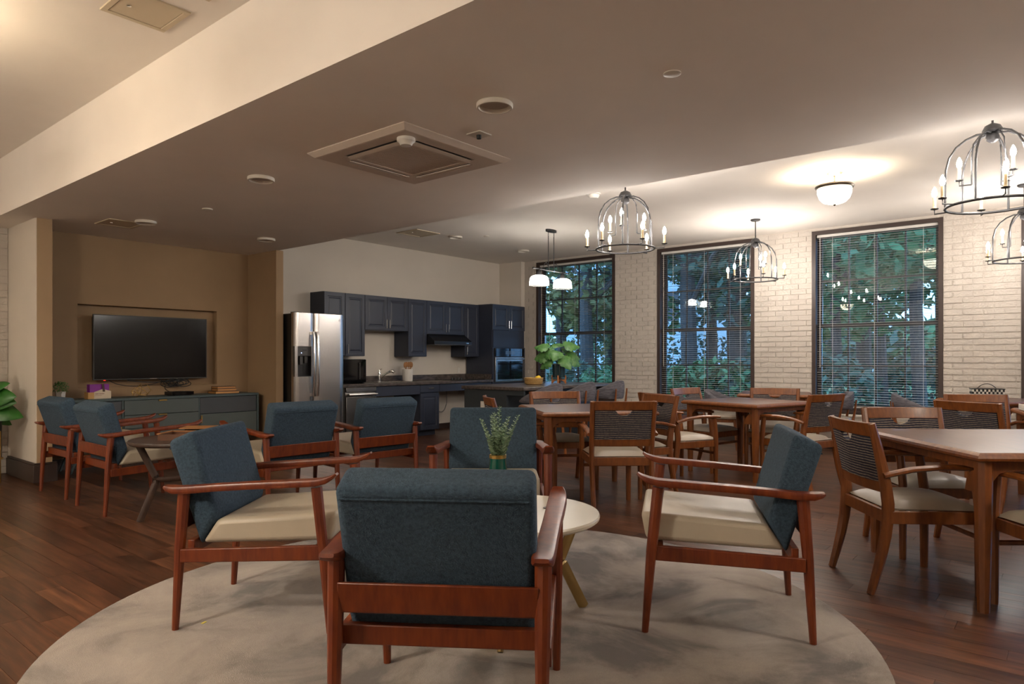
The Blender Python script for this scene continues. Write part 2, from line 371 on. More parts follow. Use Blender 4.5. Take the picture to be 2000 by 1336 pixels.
pane_m = MB().box(-.002, .002, -.5, .5, -.5, .5).mesh('pane', False); pane_m.materials.append(GLASS)
def window(i, y0, y1):
    w = tag(link('window_%d' % i, None, None, (XW, (y0 + y1) / 2, WZ0)), kind='structure')
    hw = (y1 - y0) / 2; H = WZ1 - WZ0; t = .05
    # casing and reveal
    obj('frame', MB().box(-.012, .20, -hw, -hw + t, 0, H).box(-.012, .20, hw - t, hw, 0, H).box(-.012, .20, -hw + t, hw - t, H - t, H).box(-.012, .20, -hw + t, hw - t, 0, .07), WFRAME, w, smooth=False)
    obj('sill', MB().box(-.03, .20, -hw, hw, .0, .035), WFRAME, w, bevel=.004)
    iy = hw - t; mid = H * .478; s = .045
    for nm, za, zb, x in (('lower_sash', .07, mid + .02, .135), ('upper_sash', mid - .02, H - t, .165)):
        sh = obj(nm, MB().box(x - .016, x + .016, -iy, -iy + s, za, zb).box(x - .016, x + .016, iy - s, iy, za, zb).box(x - .016, x + .016, -iy + s, iy - s, za, za + s).box(x - .016, x + .016, -iy + s, iy - s, zb - s, zb), SASH, w, smooth=False)
        gw = 2 * (iy - s); gh = zb - za - 2 * s; mu = MB()
        for k in (1, 2, 3): yy = -gw / 2 + gw * k / 4; mu.box(x - .012, x + .012, yy - .011, yy + .011, za + s, zb - s)
        zz = (za + zb) / 2; mu.box(x - .0125, x + .0125, -gw / 2, gw / 2, zz - .011, zz + .011)
        obj('muntin', mu, SASH, sh, smooth=False)
        for a in range(4):
            for b in range(2):
                p = link('pane', pane_m, sh, (x, -gw / 2 + gw * (a + .5) / 4, za + s + gh * (b + .5) / 2)); p.scale = (1, gw / 4 - .004, gh / 2 - .004)
    return w
def blind(i, y0, y1, label):
    hw = (y1 - y0) / 2 - .058; H = WZ1 - WZ0
    b = thing('window_blind', label, 'blind', (XW + .045, (y0 + y1) / 2, WZ0), 0, 'horizontal blinds in the windows')
    obj('headrail', MB().box(-.02, .02, -hw, hw, H - .085, H - .052), BLINDM, b)
    obj('bottom_rail', MB().box(-.014, .014, -hw, hw, .078, .092), BLINDM, b)
    sm = MB().add([(-.0135, -hw, -.001), (0, -hw, .0016), (.0135, -hw, -.001), (-.0135, hw, -.001), (0, hw, .0016), (.0135, hw, -.001)], [(0, 1, 4, 3), (1, 2, 5, 4)]).mesh('slat', True); sm.materials.append(BLINDM)
    n = 73; z0 = .105; z1 = H - .10
    for k in range(n):
        o = link('slat', sm, b, (0, 0, z0 + (z1 - z0) * k / (n - 1) + rnd.uniform(-.002, .002))); o.rotation_euler = (rnd.uniform(-.001, .001), R(rnd.uniform(-4, 3)), 0)
    for yy in (-hw * .78, 0, hw * .72):
        obj('ladder_cord', MB().sweep([(-.016, yy, .09), (-.016, yy, H - .07)], .0022, 4), BLINDM, b)
    obj('tilt_wand', MB().sweep([(-.03, hw * .94, H - .08), (-.03, hw * .94, .62)], .004, 6), BLINDM, b)
BL = ['white horizontal blind in the window beside the kitchen oven tower', 'white horizontal blind in the middle window behind the hanging cage chandelier', 'white horizontal blind in the widest window, third from the kitchen', 'white horizontal blind in the window cut off at the right edge', '']
for i, (a, b) in enumerate(WIN):
    window(i + 1, a, b)
    if i < 4: blind(i, a, b, BL[i])

# ------------------------------------------------------------------ outdoors
SIDING = mat('house_siding', (.50, .53, .56), .8, var=.06, vscale=2)
ROOFM = mat('roof_shingle', (.06, .06, .065), .9)
BARK = mat('bark', (.03, .026, .024), .95, col2=(.065, .056, .05), vscale=5, stretch=(6, 6, 1), coords='World')
GRASS = mat('lawn', (.035, .10, .03), .95, col2=(.07, .20, .06), vscale=1.5, coords='World')
CROWN = [mat('leaf_green', (.022, .085, .030), .7, col2=(.075, .20, .065), vscale=1.2, coords='World'),
         mat('leaf_yellow', (.04, .085, .04), .7, col2=(.26, .20, .05), vscale=1.2, coords='World'),
         mat('leaf_dark', (.018, .052, .040), .7, col2=(.045, .115, .07), vscale=1.0, coords='World')]
GZ = -.25
tag(obj('lawn', MB().box(10.3, 80, -40, 70, GZ - .2, GZ), GRASS, smooth=False), kind='structure')
def leaves(mb, c, r, n, s, flat=.75):
    for _ in range(n):
        while True:
            d = Vector((rnd.uniform(-1, 1), rnd.uniform(-1, 1), rnd.uniform(-1, 1)))
            if .15 < d.length < 1: break
        d = d.normalized() * (d.length ** .6)
        p = Vector(c) + Vector((d.x * r, d.y * r, d.z * r * flat)); k = s * rnd.uniform(.6, 1.4)
        u = Vector((rnd.gauss(0, 1), rnd.gauss(0, 1), rnd.gauss(0, .6))).normalized(); w = u.orthogonal().normalized(); w.rotate(Matrix.Rotation(rnd.random() * 6.28, 3, u))
        mb.add([p - u * k, p + w * k * .5, p + u * k, p - w * k * .5], [(0, 1, 2, 3)])
def outtree(x, y, h, r, tr, mi, label, low=.35, n=1500, leafs=.12, lean=0.):
    t = thing('tree', label, 'tree', (x, y, GZ), 0, 'trees outside the windows')
    tk = MB().sweep([(0, 0, -.1), (lean * .3, .1, h * .35), (lean * .7, .05, h * .7), (lean, 0, h)], [tr * 1.15, tr, tr * .75, tr * .3], 10)
    for k in range(5):
        a = rnd.random() * 6.28; z = h * rnd.uniform(.3, .75)
        tk.sweep([(lean * z / h, 0, z), (math.cos(a) * r * .5, math.sin(a) * r * .5, z + h * .12), (math.cos(a) * r * .9, math.sin(a) * r * .9, z + h * .16)], [tr * .4, tr * .25, tr * .08], 6)
    obj('trunk', tk, BARK, t)
    cr = MB()
    for k in range(9):
        a = rnd.random() * 6.28; q = r * rnd.uniform(.2, .75); leaves(cr, (math.cos(a) * q + lean, math.sin(a) * q, h * rnd.uniform(low, 1.0)), r * rnd.uniform(.35, .6), n // 9, leafs)
    cm = obj('crown', cr, CROWN[mi], t, smooth=False); cm['kind'] = 'stuff'
def shrub(x, y, r, mi, label, n=900):
    t = thing('shrub', label, 'shrub', (x, y, GZ), 0, 'shrubs outside the windows')
    cr = MB(); leaves(cr, (0, 0, r * .7), r, n, .09); o = obj('foliage', cr, CROWN[mi], t, smooth=False); o['kind'] = 'stuff'
    obj('stem', MB().sweep([(0, 0, -.05), (.03, 0, r * .5)], [.05, .03], 6), BARK, t)
def at(px, X): t = (px - 1000) / 1333; return (X, X * (.6361 - .7716 * t) / (.7716 + .6361 * t))
for a in [(1640, 17, 7.5, 2.6, .11, 0, 'slim leafy tree seen at the left of the widest window'),
          (1725, 19, 8, 2.8, .13, 0, 'green leafy tree seen in the middle of the widest window'),
          (1800, 15.5, 7, 2.4, .12, 0, 'green leafy tree seen at the right of the widest window'),
          (1350, 16, 9, 2.2, .19, 2, 'thick dark trunk tree seen at the left of the middle window'),
          (1395, 20, 9, 2.4, .15, 0, 'tall tree seen in the centre of the middle window'),
          (1440, 17.5, 9, 2.2, .2, 2, 'thick grey trunk tree seen at the right of the middle window'),
          (1150, 15.5, 8, 2.0, .17, 1, 'yellow leafed tree with a stout trunk seen in the window beside the kitchen'),
          (1100, 18, 8, 2.2, .16, 1, 'yellow leafed tree seen behind the potted plant window'),
          (1195, 22, 9, 2.4, .2, 2, 'dark tree seen at the right side of the window beside the kitchen'),
          (1560, 24, 10, 3.5, .25, 0, 'far green tree behind the brick pier'), (1690, 28, 11, 4.5, .25, 2, 'far dark tree behind the lawn'), (1850, 26, 11, 4.2, .25, 0, 'far green tree behind the right brick pier'),
           (1450, 32, 12, 4.5, .25, 0, 'far tree behind the middle window trunks')]:
    x, y = at(a[0], a[1]); outtree(x, y, *a[2:7], low=.34 if a[0] > 1600 else .27, n=2600 if a[1] < 23 else 2400, leafs=.13 if a[1] < 23 else .22)
for k, (px, X, r, mi) in enumerate([(1330, 13, .9, 0), (1400, 13.5, 1.0, 0), (1450, 14, 1.0, 2), (1610, 15, 1.1, 2), (1820, 20, 1.2, 2), (1110, 14.5, 1.0, 2), (1190, 13.5, .9, 0), (1380, 22, 1.6, 2), (1150, 22, 1.6, 0)]):
    x, y = at(px, X)
    shrub(x, y, r, mi, ['low green shrub below the left half of the middle window', 'green shrub in the centre of the middle window', 'dark shrub at the right of the middle window', 'dark shrub at the left of the widest window', 'dark shrub at the right of the widest window', 'dark shrub behind the potted plant on the island', 'green shrub at the right of the window beside the kitchen', 'far dark shrub behind the middle window trunks', 'far green shrub seen through the window beside the kitchen'][k], 1300)
for k in range(7):
    x, y = at(1040 + k * 135, 46); t = thing('hedge', 'far dense hedge, number %s from the kitchen side beyond the lawn' % ('first', 'second', 'third', 'fourth', 'fifth', 'sixth', 'seventh')[k], 'hedge', (x, y, GZ), R(-40), 'far hedges'); t['label'] = t['label'].replace('number ', '')
    cr = MB(); leaves(cr, (0, 0, 1.6), 4.0, 1500, .34, .55); o = obj('foliage', cr, CROWN[2 if k % 2 else 0], t, smooth=False); o['kind'] = 'stuff'; obj('stem', MB().sweep([(0, 0, -.05), (.03, 0, 1.4)], [.15, .08], 6), BARK, t)
hx, hy = at(1318, 34)
hs = thing('house', 'pale sided house seen through the trees in the middle window', 'building', (hx, hy, GZ), R(-8))
hw_ = MB()
for k in range(48): hw_.add([(-.03, -.9, .2 + k * .2), (-.03, 8, .2 + k * .2), (0, 8, .4 + k * .2), (0, -.9, .4 + k * .2)], [(0, 1, 2, 3)])
hw_.box(.0, 6, -.9, 8, 0, 9.8); obj('wall', hw_, SIDING, hs, smooth=False)
for yy, zz in ((.1, 3.4), (2.4, 3.4), (.1, 6.6), (2.4, 6.6)):
    wn = obj('window', MB().box(-.08, .02, yy - .5, yy + .5, zz, zz + 1.7), CERW, hs, smooth=False); obj('pane', MB().box(-.09, -.06, yy - .42, yy + .42, zz + .08, zz + 1.62), BLACKG, wn, smooth=False)
obj('roof', MB().prism([(-.5, 9.7), (3, 12.2), (6.5, 9.7)], 'y', -1.3, 8.4), ROOFM, hs, smooth=False)
# ------------------------------------------------------------------ rug
rug = tag(obj('rug', MB().lathe([(1.735, 0), (1.74, .004), (1.737, .011), (1.725, .013), (.01, .013)], 128, (0, 0, 0)), RUGM, loc=(2.305, 2.165, .0005)), 'large round mottled beige and grey rug under the front chairs', 'rug')
# ------------------------------------------------------------------ lounge chairs
def lounge():
    t = thing('lounge_chair', '', 'chair', group='blue lounge armchairs')
    for s in (-1, 1):
        obj('leg', MB().sweep([(s * .33, .345, 0), (s * .331, .318, .35), (s * .332, .288, .632)], [.0145, .0225, .025], 10), WOOD, t)
        obj('leg', MB().sweep([(s * .304, -.342, 0), (s * .304, -.322, .35), (s * .306, -.302, .6)], [.0145, .0225, .026], 10), WOOD, t)
        A = [(.378, .690, .335, .020, .005), (.36, .676, .335, .029, .009), (.33, .662, .335, .033, .014), (.29, .653, .334, .035, .016), (.15, .645, .329, .034, .016), (0, .637, .322, .032, .016), (-.15, .627, .315, .032, .016), (-.28, .616, .309, .033, .017), (-.34, .615, .306, .033, .016), (-.372, .622, .305, .029, .011), (-.386, .628, .305, .020, .006)]
        obj('armrest', MB().sweep([(s * a[2], a[0], a[1]) for a in A], [(a[3], a[4]) for a in A], 20, power=6), WOOD, t)
        obj('side_rail', MB().prism([(.305, .312), (.305, .377), (-.31, .358), (-.31, .300)], 'x', s * .318 - .012, s * .318 + .012), WOOD, t, bevel=.004)
    obj('back_rail', MB().prism([(-.322, .443), (-.300, .440), (-.314, .533), (-.336, .536)], 'x', -.295, .295), WOOD, t, bevel=.005)
    obj('rear_rail', MB().box(-.31, .31, -.285, -.255, .335, .395), WOOD, t, bevel=.004)
    obj('front_rail', MB().box(-.322, .322, .27, .292, .315, .372), WOOD, t, bevel=.004)
    obj('seat_cushion', MB().prism([(.342, .386), (.366, .512), (-.168, .480), (-.238, .372)], 'x', -.285, .285), CREAM, t, bevel=.024, seg=4)
    bo = obj('back_cushion', MB().prism([(-.166, .492), (-.274, .872), (-.392, .822), (-.243, .360)], 'x', -.286, .286), BLUEF, t, bevel=.026, seg=4)
    obj('seam', MB().sweep([(-.272, -.3815, .788), (.272, -.3815, .788)], .0034, 6), BLUEF, bo)
    return tree_of(t)
LT = lounge(); lu = []
for x, y, h, z, lab in [
    (1.651, 1.605, 34.5, .0135, 'blue upholstered lounge armchair in the foreground with its back to the camera'),
    (1.821, 2.965, -51.3, .0135, 'blue lounge armchair with cream seat on the left side of the round rug'),
    (3.109, 1.281, 116.5, .0135, 'blue lounge armchair with cream seat on the right side of the round rug'),
    (3.20, 2.80, 219.5, .0135, 'blue lounge armchair facing the camera behind the vase of eucalyptus'),
    (2.407, 6.94, 1, 0, 'blue lounge armchair farthest left, next to the white pillar'),
    (2.38, 5.98, -1, 0, 'blue lounge armchair between the leftmost armchair and the dark round table'),
    (3.13, 5.02, 87, 0, 'blue lounge armchair seen from behind in front of the refrigerator and media console'),
    (3.93, 4.94, 84.5, 0, 'blue lounge armchair seen from behind in front of the dishwasher')]:
    place(LT, lu, (x, y, z), head(h), lab)

# ------------------------------------------------------------------ occasional tables
def round_table(label, loc, r, z, tt, topm, legm, a0, name, q0, q1, q2):
    t = thing(name, label, 'table', loc)
    obj('top', MB().lathe([(r - .012, z - tt), (r - .002, z - tt * .7), (r, z - tt * .3), (r - .004, z), (.001, z)], 72), topm, t)
    for k in range(3):
        a = R(a0 + 120 * k); c, s = math.cos(a), math.sin(a)
        pts = [(q * c, q * s, zz) for q, zz in ((r * q0, z - tt), (r * q1 + .01, z * .55), (r * q1, z * .50), (r * q1 + .01, z * .45), (r * q2, 0.0))]
        obj('leg', MB().sweep(pts, [(.012, .024)] * 5, 8, power=4), legm, t)
    hb = MB()
    for k in range(3):
        a = R(a0 + 120 * k); hb.sweep([(0, 0, z * .5), (r * q1 * math.cos(a), r * q1 * math.sin(a), z * .5)], (.012, .02), 8, power=4)
    obj('hub', hb, legm, t)
    return t
round_table('round white topped coffee table with brass legs in the middle of the rug', (2.415, 1.99, .0135), .40, .487, .028, MARBLE, BRASSL, -28, 'coffee_table', .86, .62, .93)
round_table('round dark walnut side table with bent legs beside the left armchairs', (2.40, 5.20, 0), .37, .60, .03, WALNUT, WALNUT, 158, 'side_table', .80, .48, .78)
tag(obj('table_coaster', MB().lathe([(.022, 0), (.022, .004), (.001, .004)], 20), mat('coaster_grey', (.16, .15, .15), .5), loc=(2.575, 1.905, .5)), 'small round grey disc on the white coffee table', 'coaster')
# vase with eucalyptus
v = thing('vase', 'green glazed vase with a gold rim on the white coffee table', 'vase', (2.312, 1.988, .5005))
obj('body', MB().lathe([(.052, 0), (.058, .01), (.0575, .03), (.036, .255), (.036, .262), (.030, .262), (.030, .235), (.001, .235)], 36), GREENG, v)
obj('rim', MB().lathe([(.0352, .256), (.038, .258), (.038, .272), (.0345, .273), (.031, .270), (.031, .258)], 36), BRASS, v)
eu = thing('eucalyptus_bunch', 'pale green eucalyptus sprigs standing in the green vase', 'plant', (2.312, 1.988, .745))
rt_ = Vector((.6361, -.7716, 0)); fw_ = Vector((.7716, .6361, 0))
for i, (sx, sf, h) in enumerate([(-.078, .0, .19), (-.03, .03, .205), (-.014, -.03, .22), (.008, .0, .245), (.03, .04, .17), (.05, -.02, .20), (.095, .01, .205), (.02, -.04, .16), (-.045, -.04, .13), (.07, .04, .15), (-.02, .05, .16), (.0, -.05, .13), (.04, -.05, .12)]):
    base = rt_ * (sx * .15) + fw_ * (sf * .2) - Vector((0, 0, .0)); tip = rt_ * sx + fw_ * sf + Vector((0, 0, h))
    mid = (base + tip) / 2 + rt_ * (-sx * .12); path = arc(base, mid, tip, 12); mb = MB().sweep(path, .0014, 5)
    n = int(9 + h * 60) if i < 7 else 20
    for k in range(n):
        q = (.12 if i < 7 else .02) + .88 * k / n; j = min(11, int(q * 12)); p = path[j].lerp(path[j + 1], q * 12 - j); sz = (.020 if i >= 7 else .0145) * (1.15 - .55 * q)
        a = k * 1.57 + rnd.uniform(-.3, .3)
        for sgn in (0, PI):
            d = Vector((math.cos(a + sgn), math.sin(a + sgn), .55 + rnd.uniform(-.2, .3))).normalized(); w = d.cross(Vector((0, 0, 1))).normalized(); nrm = d.cross(w)
            mb.add([p, p + d * sz * .5 + w * sz * .55 + nrm * sz * .1, p + d * sz * 1.15 + w * sz * .45, p + d * sz * 1.5, p + d * sz * 1.15 - w * sz * .45, p + d * sz * .5 - w * sz * .55 + nrm * sz * .1], [(0, 1, 2, 3), (0, 3, 4, 5)])
    obj('sprig', mb, LEAFE, eu, smooth=False)
# game box on dark table
gb = thing('game_box', 'flat open wooden game box on the dark round side table', 'box', (2.36, 5.17, .6005), head(40))
obj('tray', MB().box(-.11, .11, -.11, .11, 0, .008).box(-.11, .11, -.11, -.1, .008, .045).box(-.11, .11, .1, .11, .008, .045).box(-.11, -.1, -.1, .1, .008, .045).box(.1, .11, -.1, .1, .008, .045), mat('game_wood', (.10, .04, .018), .45, var=.2, vscale=9), gb)
obj('rim', MB().box(-.115, .115, .095, .115, .045, .052).box(-.115, -.095, -.115, .095, .045, .052), UTENW, gb)
gl = thing('game_box_lid', 'thin flat wooden lid at the right of the game box', 'tray', (2.56, 5.28, .6), head(48))  # lid of the game box, laid beside it
obj('panel', MB().box(-.12, .12, -.10, .10, .062, .070), UTENW, gl, bevel=.002); obj('support_block', MB().box(-.1, .1, -.02, .09, .0005, .062), WALNUT, gl)
tag(obj('game_piece', MB().lathe([(.009, 0), (.009, .004), (.004, .012), (.006, .02), (.001, .026)], 12), UTENW, loc=(2.47, 5.14, .6005)), 'small turned wooden playing piece beside the game box', 'game piece')
tag(obj('paper_scrap', MB().box(-.012, .012, -.006, .006, 0, .002), mat('yellow_paper', (.6, .48, .08), .8), loc=(1.486, 3.02, .0138), rz=.4), 'tiny yellow paper scrap on the rug', 'paper')

# ------------------------------------------------------------------ dining tables
def dtable(label, x, y, s, rot, h=.76):
    t = thing('dining_table', label, 'table', (x, y, 0), R(rot), 'square cherry dining tables')
    a = s / 2
    prof = [(a - .02, h - .042), (a - .004, h - .036), (a, h - .024), (a - .004, h - .012), (a - .016, h - .004), (a - .024, h)]
    mb = MB(); vs = []; fs = []
    for q, z in prof: vs += [(q, q, z), (-q, q, z), (-q, -q, z), (q, -q, z)]
    for i in range(len(prof) - 1):
        for k in range(4): fs.append((i * 4 + k, i * 4 + (k + 1) % 4, i * 4 + 4 + (k + 1) % 4, i * 4 + 4 + k))
    fs += [(3, 2, 1, 0)]; n = len(vs); mb.add(vs, fs)
    obj('top_edge', mb, WOODD, t)
    q = a - .024; obj('top', MB().box(-q, q, -q, q, h - .03, h + .0005), TABTOP, t, smooth=False)
    i = a - .07
    for k in range(4):
        M = Matrix.Rotation(k * PI / 2, 4, 'Z')
        ap = [(-i, h - .042), (i, h - .042), (i, h - .20)] + [(i - .02 - .10 * (1 - math.cos(u)), h - .20 + .115 * math.sin(u)) for u in [0, .5, 1.0, 1.57]] + [(-i + .12 - .10 + .10 * (1 - math.cos(u)) * 0 + .10 * math.cos(u), h - .20 + .115 * math.sin(u)) for u in [1.57, 1.0, .5, 0]] + [(-i, h - .20)]
        obj('apron', MB().prism([(p[0], p[1]) for p in ap], 'y', i - .012, i + .012).xf(M), WOODD, t)
        g = i
        obj('leg', MB().sweep([(g, g, h - .042), (g, g, h * .6), (g, g, 0)], [(.036, .036), (.034, .034), (.024, .024)], 8, power=6, up=(0, 1, 0)).xf(M), WOODD, t, bevel=0)
    return t
dtable('square cherry dining table in the centre of the room before the island', 5.19, 3.43, 1.02, -40)
dtable('square cherry dining table between the centre and right tables', 7.12, 2.66, .96, -17)
dtable('square cherry dining table nearest the camera at the right', 4.627, .246, 1.15, 38)
dtable('square cherry dining table by the middle window under the far chandelier', 9.0, 3.0, .88, 17)
dtable('square cherry dining table at the right edge beyond the nearest table', 7.256, -.156, 1.0, 14)
dtable('square cherry dining table by the brick pier with a woven basket on it', 9.08, .60, .88, 52)

# ------------------------------------------------------------------ dining chairs
def dining():
    t = thing('dining_chair', '', 'chair', group='cherry dining armchairs with striped backs')
    def py(z):   # rear post centre line
        return -.305 + .085 * math.sin(min(1, z / .46) * PI / 2) if z < .46 else -.22 - .085 * ((z - .46) / .41) ** 1.3
    zs = [0, .1, .2, .3, .4, .46, .55, .65, .75, .87]
    for s in (-1, 1):
        obj('rear_post', MB().sweep([(s * (.232 + .012 * z), py(z), z) for z in zs], [(.019, .017 + .012 * math.sin(min(1, z / .87) * PI)) for z in zs], 8, up=(0, 1, 0), power=5), WOODD, t)
        obj('front_leg', MB().sweep([(s * .25, .225, 0), (s * .25, .225, .45), (s * .255, .20, .64)], [(.017, .019), (.021, .024), (.019, .022)], 8, up=(0, 1, 0), power=5), WOODD, t)
        obj('armrest', MB().sweep([(s * .262, -.255, .608), (s * .265, -.12, .640), (s * .268, .02, .654), (s * .27, .16, .652), (s * .268, .25, .646)], [(.02, .014), (.023, .014), (.026, .014), (.028, .014), (.022, .012)], 8, power=4), WOODD, t)
        obj('side_rail', MB().box(s * .243 - .011, s * .243 + .011, -.215, .21, .362, .425), WOODD, t, bevel=.003)
    obj('front_rail', MB().box(-.24, .24, .205, .228, .365, .425), WOODD, t, bevel=.003)
    obj('front_stretcher', MB().sweep([(-.25, .215, .30), (.25, .215, .30)], (.009, .013), 6), WOODD, t)
    obj('rear_rail', MB().box(-.225, .225, -.235, -.212, .36, .425), WOODD, t, bevel=.003)
    n = 10; cu = MB(); W, D0, D1 = .25, -.212, .245
    vs = []; fs = []
    for i in range(n + 1):
        for j in range(n + 1):
            u = 2 * i / n - 1; w = 2 * j / n - 1; e = (1 - abs(u) ** 5) * (1 - abs(w) ** 5)
            vs.append((u * (W - .03 * (1 - (w + 1) / 2)), D0 + (D1 - D0) * (w + 1) / 2 + .012 * (1 - u * u) * (w > .9), .432 + .052 * e ** .5 * (.75 + .25 * (1 - u * u) * (1 - w * w))))
    for i in range(n):
        for j in range(n): fs.append((i * (n + 1) + j, (i + 1) * (n + 1) + j, (i + 1) * (n + 1) + j + 1, i * (n + 1) + j + 1))
    cu.add(vs, fs).box(-W + .03, W - .03, D0 + .01, D1 - .02, .425, .436)
    obj('seat', cu, CREAMD, t, ang=60)
    def curv(x, z): return py(z) - .028 * (1 - (x / .235) ** 2)
    def slab(zf0, zf1, th, m=22, k=6, hw=.226):
        vs = []; fs = []
        for sd in (-1, 1):
            for i in range(m + 1):
                x = -hw + 2 * hw * i / m; z0, z1 = zf0(x), zf1(x)
                for j in range(k + 1):
                    z = z0 + (z1 - z0) * j / k; vs.append((x, curv(x, z) + sd * th / 2, z))
        N = (m + 1) * (k + 1)
        for i in range(m):
            for j in range(k):
                a = i * (k + 1) + j; b = a + k + 1; fs += [(a, b, b + 1, a + 1), (N + a, N + a + 1, N + b + 1, N + b)]
            for j in (0, k):
                a = i * (k + 1) + j; fs.append((a, a + k + 1, N + a + k + 1, N + a))
        for i in (0, m):
            for j in range(k): a = i * (k + 1) + j; fs.append((a, a + 1, N + a + 1, N + a))
        return MB().add(vs, fs)
    obj('top_rail', slab(lambda x: .800, lambda x: .872, .026, k=3, hw=.245), WOODD, t, bevel=.004)
    obj('lower_rail', slab(lambda x: .515, lambda x: .572, .024, k=3), WOODD, t, bevel=.004)
    notch = lambda x: .800 - (.040 * math.sqrt(max(0, 1 - (x / .062) ** 2)) if abs(x) < .062 else 0)
    obj('backrest', slab(lambda x: .570, notch, .030, m=44, k=8, hw=.222), STRIPE, t)
    for sx, sy in ((.25, .225), (-.25, .225), (.232, -.305), (-.232, -.305)):
        pass
    return tree_of(t)
DT = dining(); du = []
for x, y, h, lab in [
    (4.86, 2.90, 42, 'striped back dining armchair seen from behind at the centre table, nearest the rug'),
    (4.685, 3.74, -40, 'striped back dining armchair at the left end of the centre table before the island panel'),
    (5.37, 3.813, 228, 'striped back dining armchair on the far side of the centre table, facing the camera'),
    (5.42, 3.06, 155, 'striped back dining armchair on the right side of the centre table, facing left'),
    (6.18, 2.97, -25, 'striped back dining armchair back to back with the centre table\'s right chair'),
    (7.14, 3.10, -102, 'striped back dining armchair at the middle table, before the middle window'),
    (6.86, 2.06, 70, 'striped back dining armchair directly behind the lounge chair right of the rug'),
    (7.467, 2.51, 195, 'striped back dining armchair at the middle table, before the second brick pier'),
    (4.222, .70, -53, 'striped back dining armchair at the left side of the nearest table, largest of its kind'),
    (4.98, .725, 216, 'striped back dining armchair on the far side of the nearest table, before the widest window'),
    (6.52, .50, -28, 'striped back dining armchair with its back to the nearest table at the right'),
    (7.287, .577, 205, 'striped back dining armchair in front of the woven basket at the right'),
    (4.07, -.03, 38, 'dining armchair at the right edge, its seat half under the nearest table')]:
    place(DT, du, (x, y, 0), head(h), lab)

# ------------------------------------------------------------------ barrel chairs
def barrel():
    t = thing('barrel_chair', '', 'chair', group='grey tweed barrel back chairs')
    R0 = .255; m, k = 28, 6; vs = []; fs = []
    for sd in (0, 1):
        for i in range(m + 1):
            th = -1.95 + 3.9 * i / m; f = abs(th) / 1.95; zt = .79 - .185 * f ** 1.4; zb = .565 + .012 * f
            rr = R0 + (.028 if sd else -.028) * (1 - .5 * f ** 6)
            for j in range(k + 1):
                q = j / k; bul = math.sin(q * PI) ** .5 * .012 * (1 if sd else -1); z = zb + (zt - zb) * q; lean = .055 * (z - .46)
                vs.append(((rr + bul + lean) * math.sin(th), -(rr + bul + lean) * math.cos(th) + .02, z))
    N = (m + 1) * (k + 1)
    for i in range(m):
        for j in range(k): a = i * (k + 1) + j; b = a + k + 1; fs += [(a, b, b + 1, a + 1), (N + a, N + a + 1, N + b + 1, N + b)]
        for j in (0, k): a = i * (k + 1) + j; fs.append((a, a + k + 1, N + a + k + 1, N + a))
    for i in (0, m):
        for j in range(k): a = i * (k + 1) + j; fs.append((a, a + 1, N + a + 1, N + a))
    obj('backrest', MB().add(vs, fs), GREYT, t, ang=70)
    obj('seat', MB().lathe([(.20, .405), (.245, .41), (.255, .435), (.245, .46), (.19, .472), (.001, .475)], 32), CREAMD, t)
    obj('seat_frame', MB().lathe([(.20, .36), (.225, .365), (.225, .405), (.20, .405)], 32), WOODD, t)
    for s in (-1, 1):
        obj('front_leg', MB().sweep([(s * .20, .20, 0), (s * .175, .165, .40)], [.014, .022], 8), WOODD, t)
        obj('rear_post', MB().sweep([(s * .155, -.285, 0), (s * .145, -.235, .38), (s * .150, -.268, .56), (s * .154, -.282, .69)], [(.015, .015), (.021, .017), (.019, .012), (.017, .008)], 8, up=(0, 1, 0), power=4), WOODD, t)
    return tree_of(t)
BT = barrel(); bu = []
for x, y, h, zs, lab in [(6.86, 5.20, 92, 1.14, 'grey tweed barrel chair at the island, nearest the basket of lemons'),
                         (7.58, 5.17, 92, 1.14, 'grey tweed barrel chair in the middle of the three at the island'),
                         (8.28, 5.14, 92, 1.14, 'grey tweed barrel chair at the island, nearest the brick pier'),
                         (8.93, 3.62, -85, 1, 'grey tweed barrel chair left of the table by the middle window'),
                         (9.30, 2.42, 118, 1, 'grey tweed barrel chair half hidden behind the dining chair by the second brick pier'),
                         (9.27, 1.42, -75, 1, 'grey tweed barrel chair under the right side of the widest window')]:
    o = place(BT, bu, (x, y, 0), head(h), lab); o.scale = (1, 1, zs)
# woven basket and white napkins
wb = thing('woven_basket', 'black and white woven basket with a thin handle on the far right table', 'basket', (9.17, .75, .7605), head(15))
wv = MB(); wd = MB()
for r_ in range(4):
    for k in range(16):
        x0 = -.15 + k * .01875
        (wv if (k + r_) % 2 else wd).box(x0 + .001, x0 + .0178, -.08, .08, r_ * .026 + .001, r_ * .026 + .025)
obj('light_weave', wv, CERW, wb, smooth=False); obj('dark_weave', wd, BLACK, wb, smooth=False)
obj('rim', MB().box(-.154, .154, -.084, .084, .104, .114), BLACK, wb); obj('handle', MB().sweep(arc((-.09, 0, .11), (0, 0, .22), (.09, 0, .11), 12), .004, 6), BLACK, wb)
nt_ = thing('napkin_tray', 'white tray with folded napkins on the table at the right edge', 'tray', (7.31, .285, .7615), R(14))
obj('tray', MB().box(-.1, .1, -.07, .07, 0, .012).box(-.1, .1, -.07, -.064, .012, .05).box(-.1, .1, .064, .07, .012, .05), CERW, nt_, bevel=.002); obj('napkins', MB().box(-.085, .085, -.06, .06, .013, .045), PAPER, nt_)
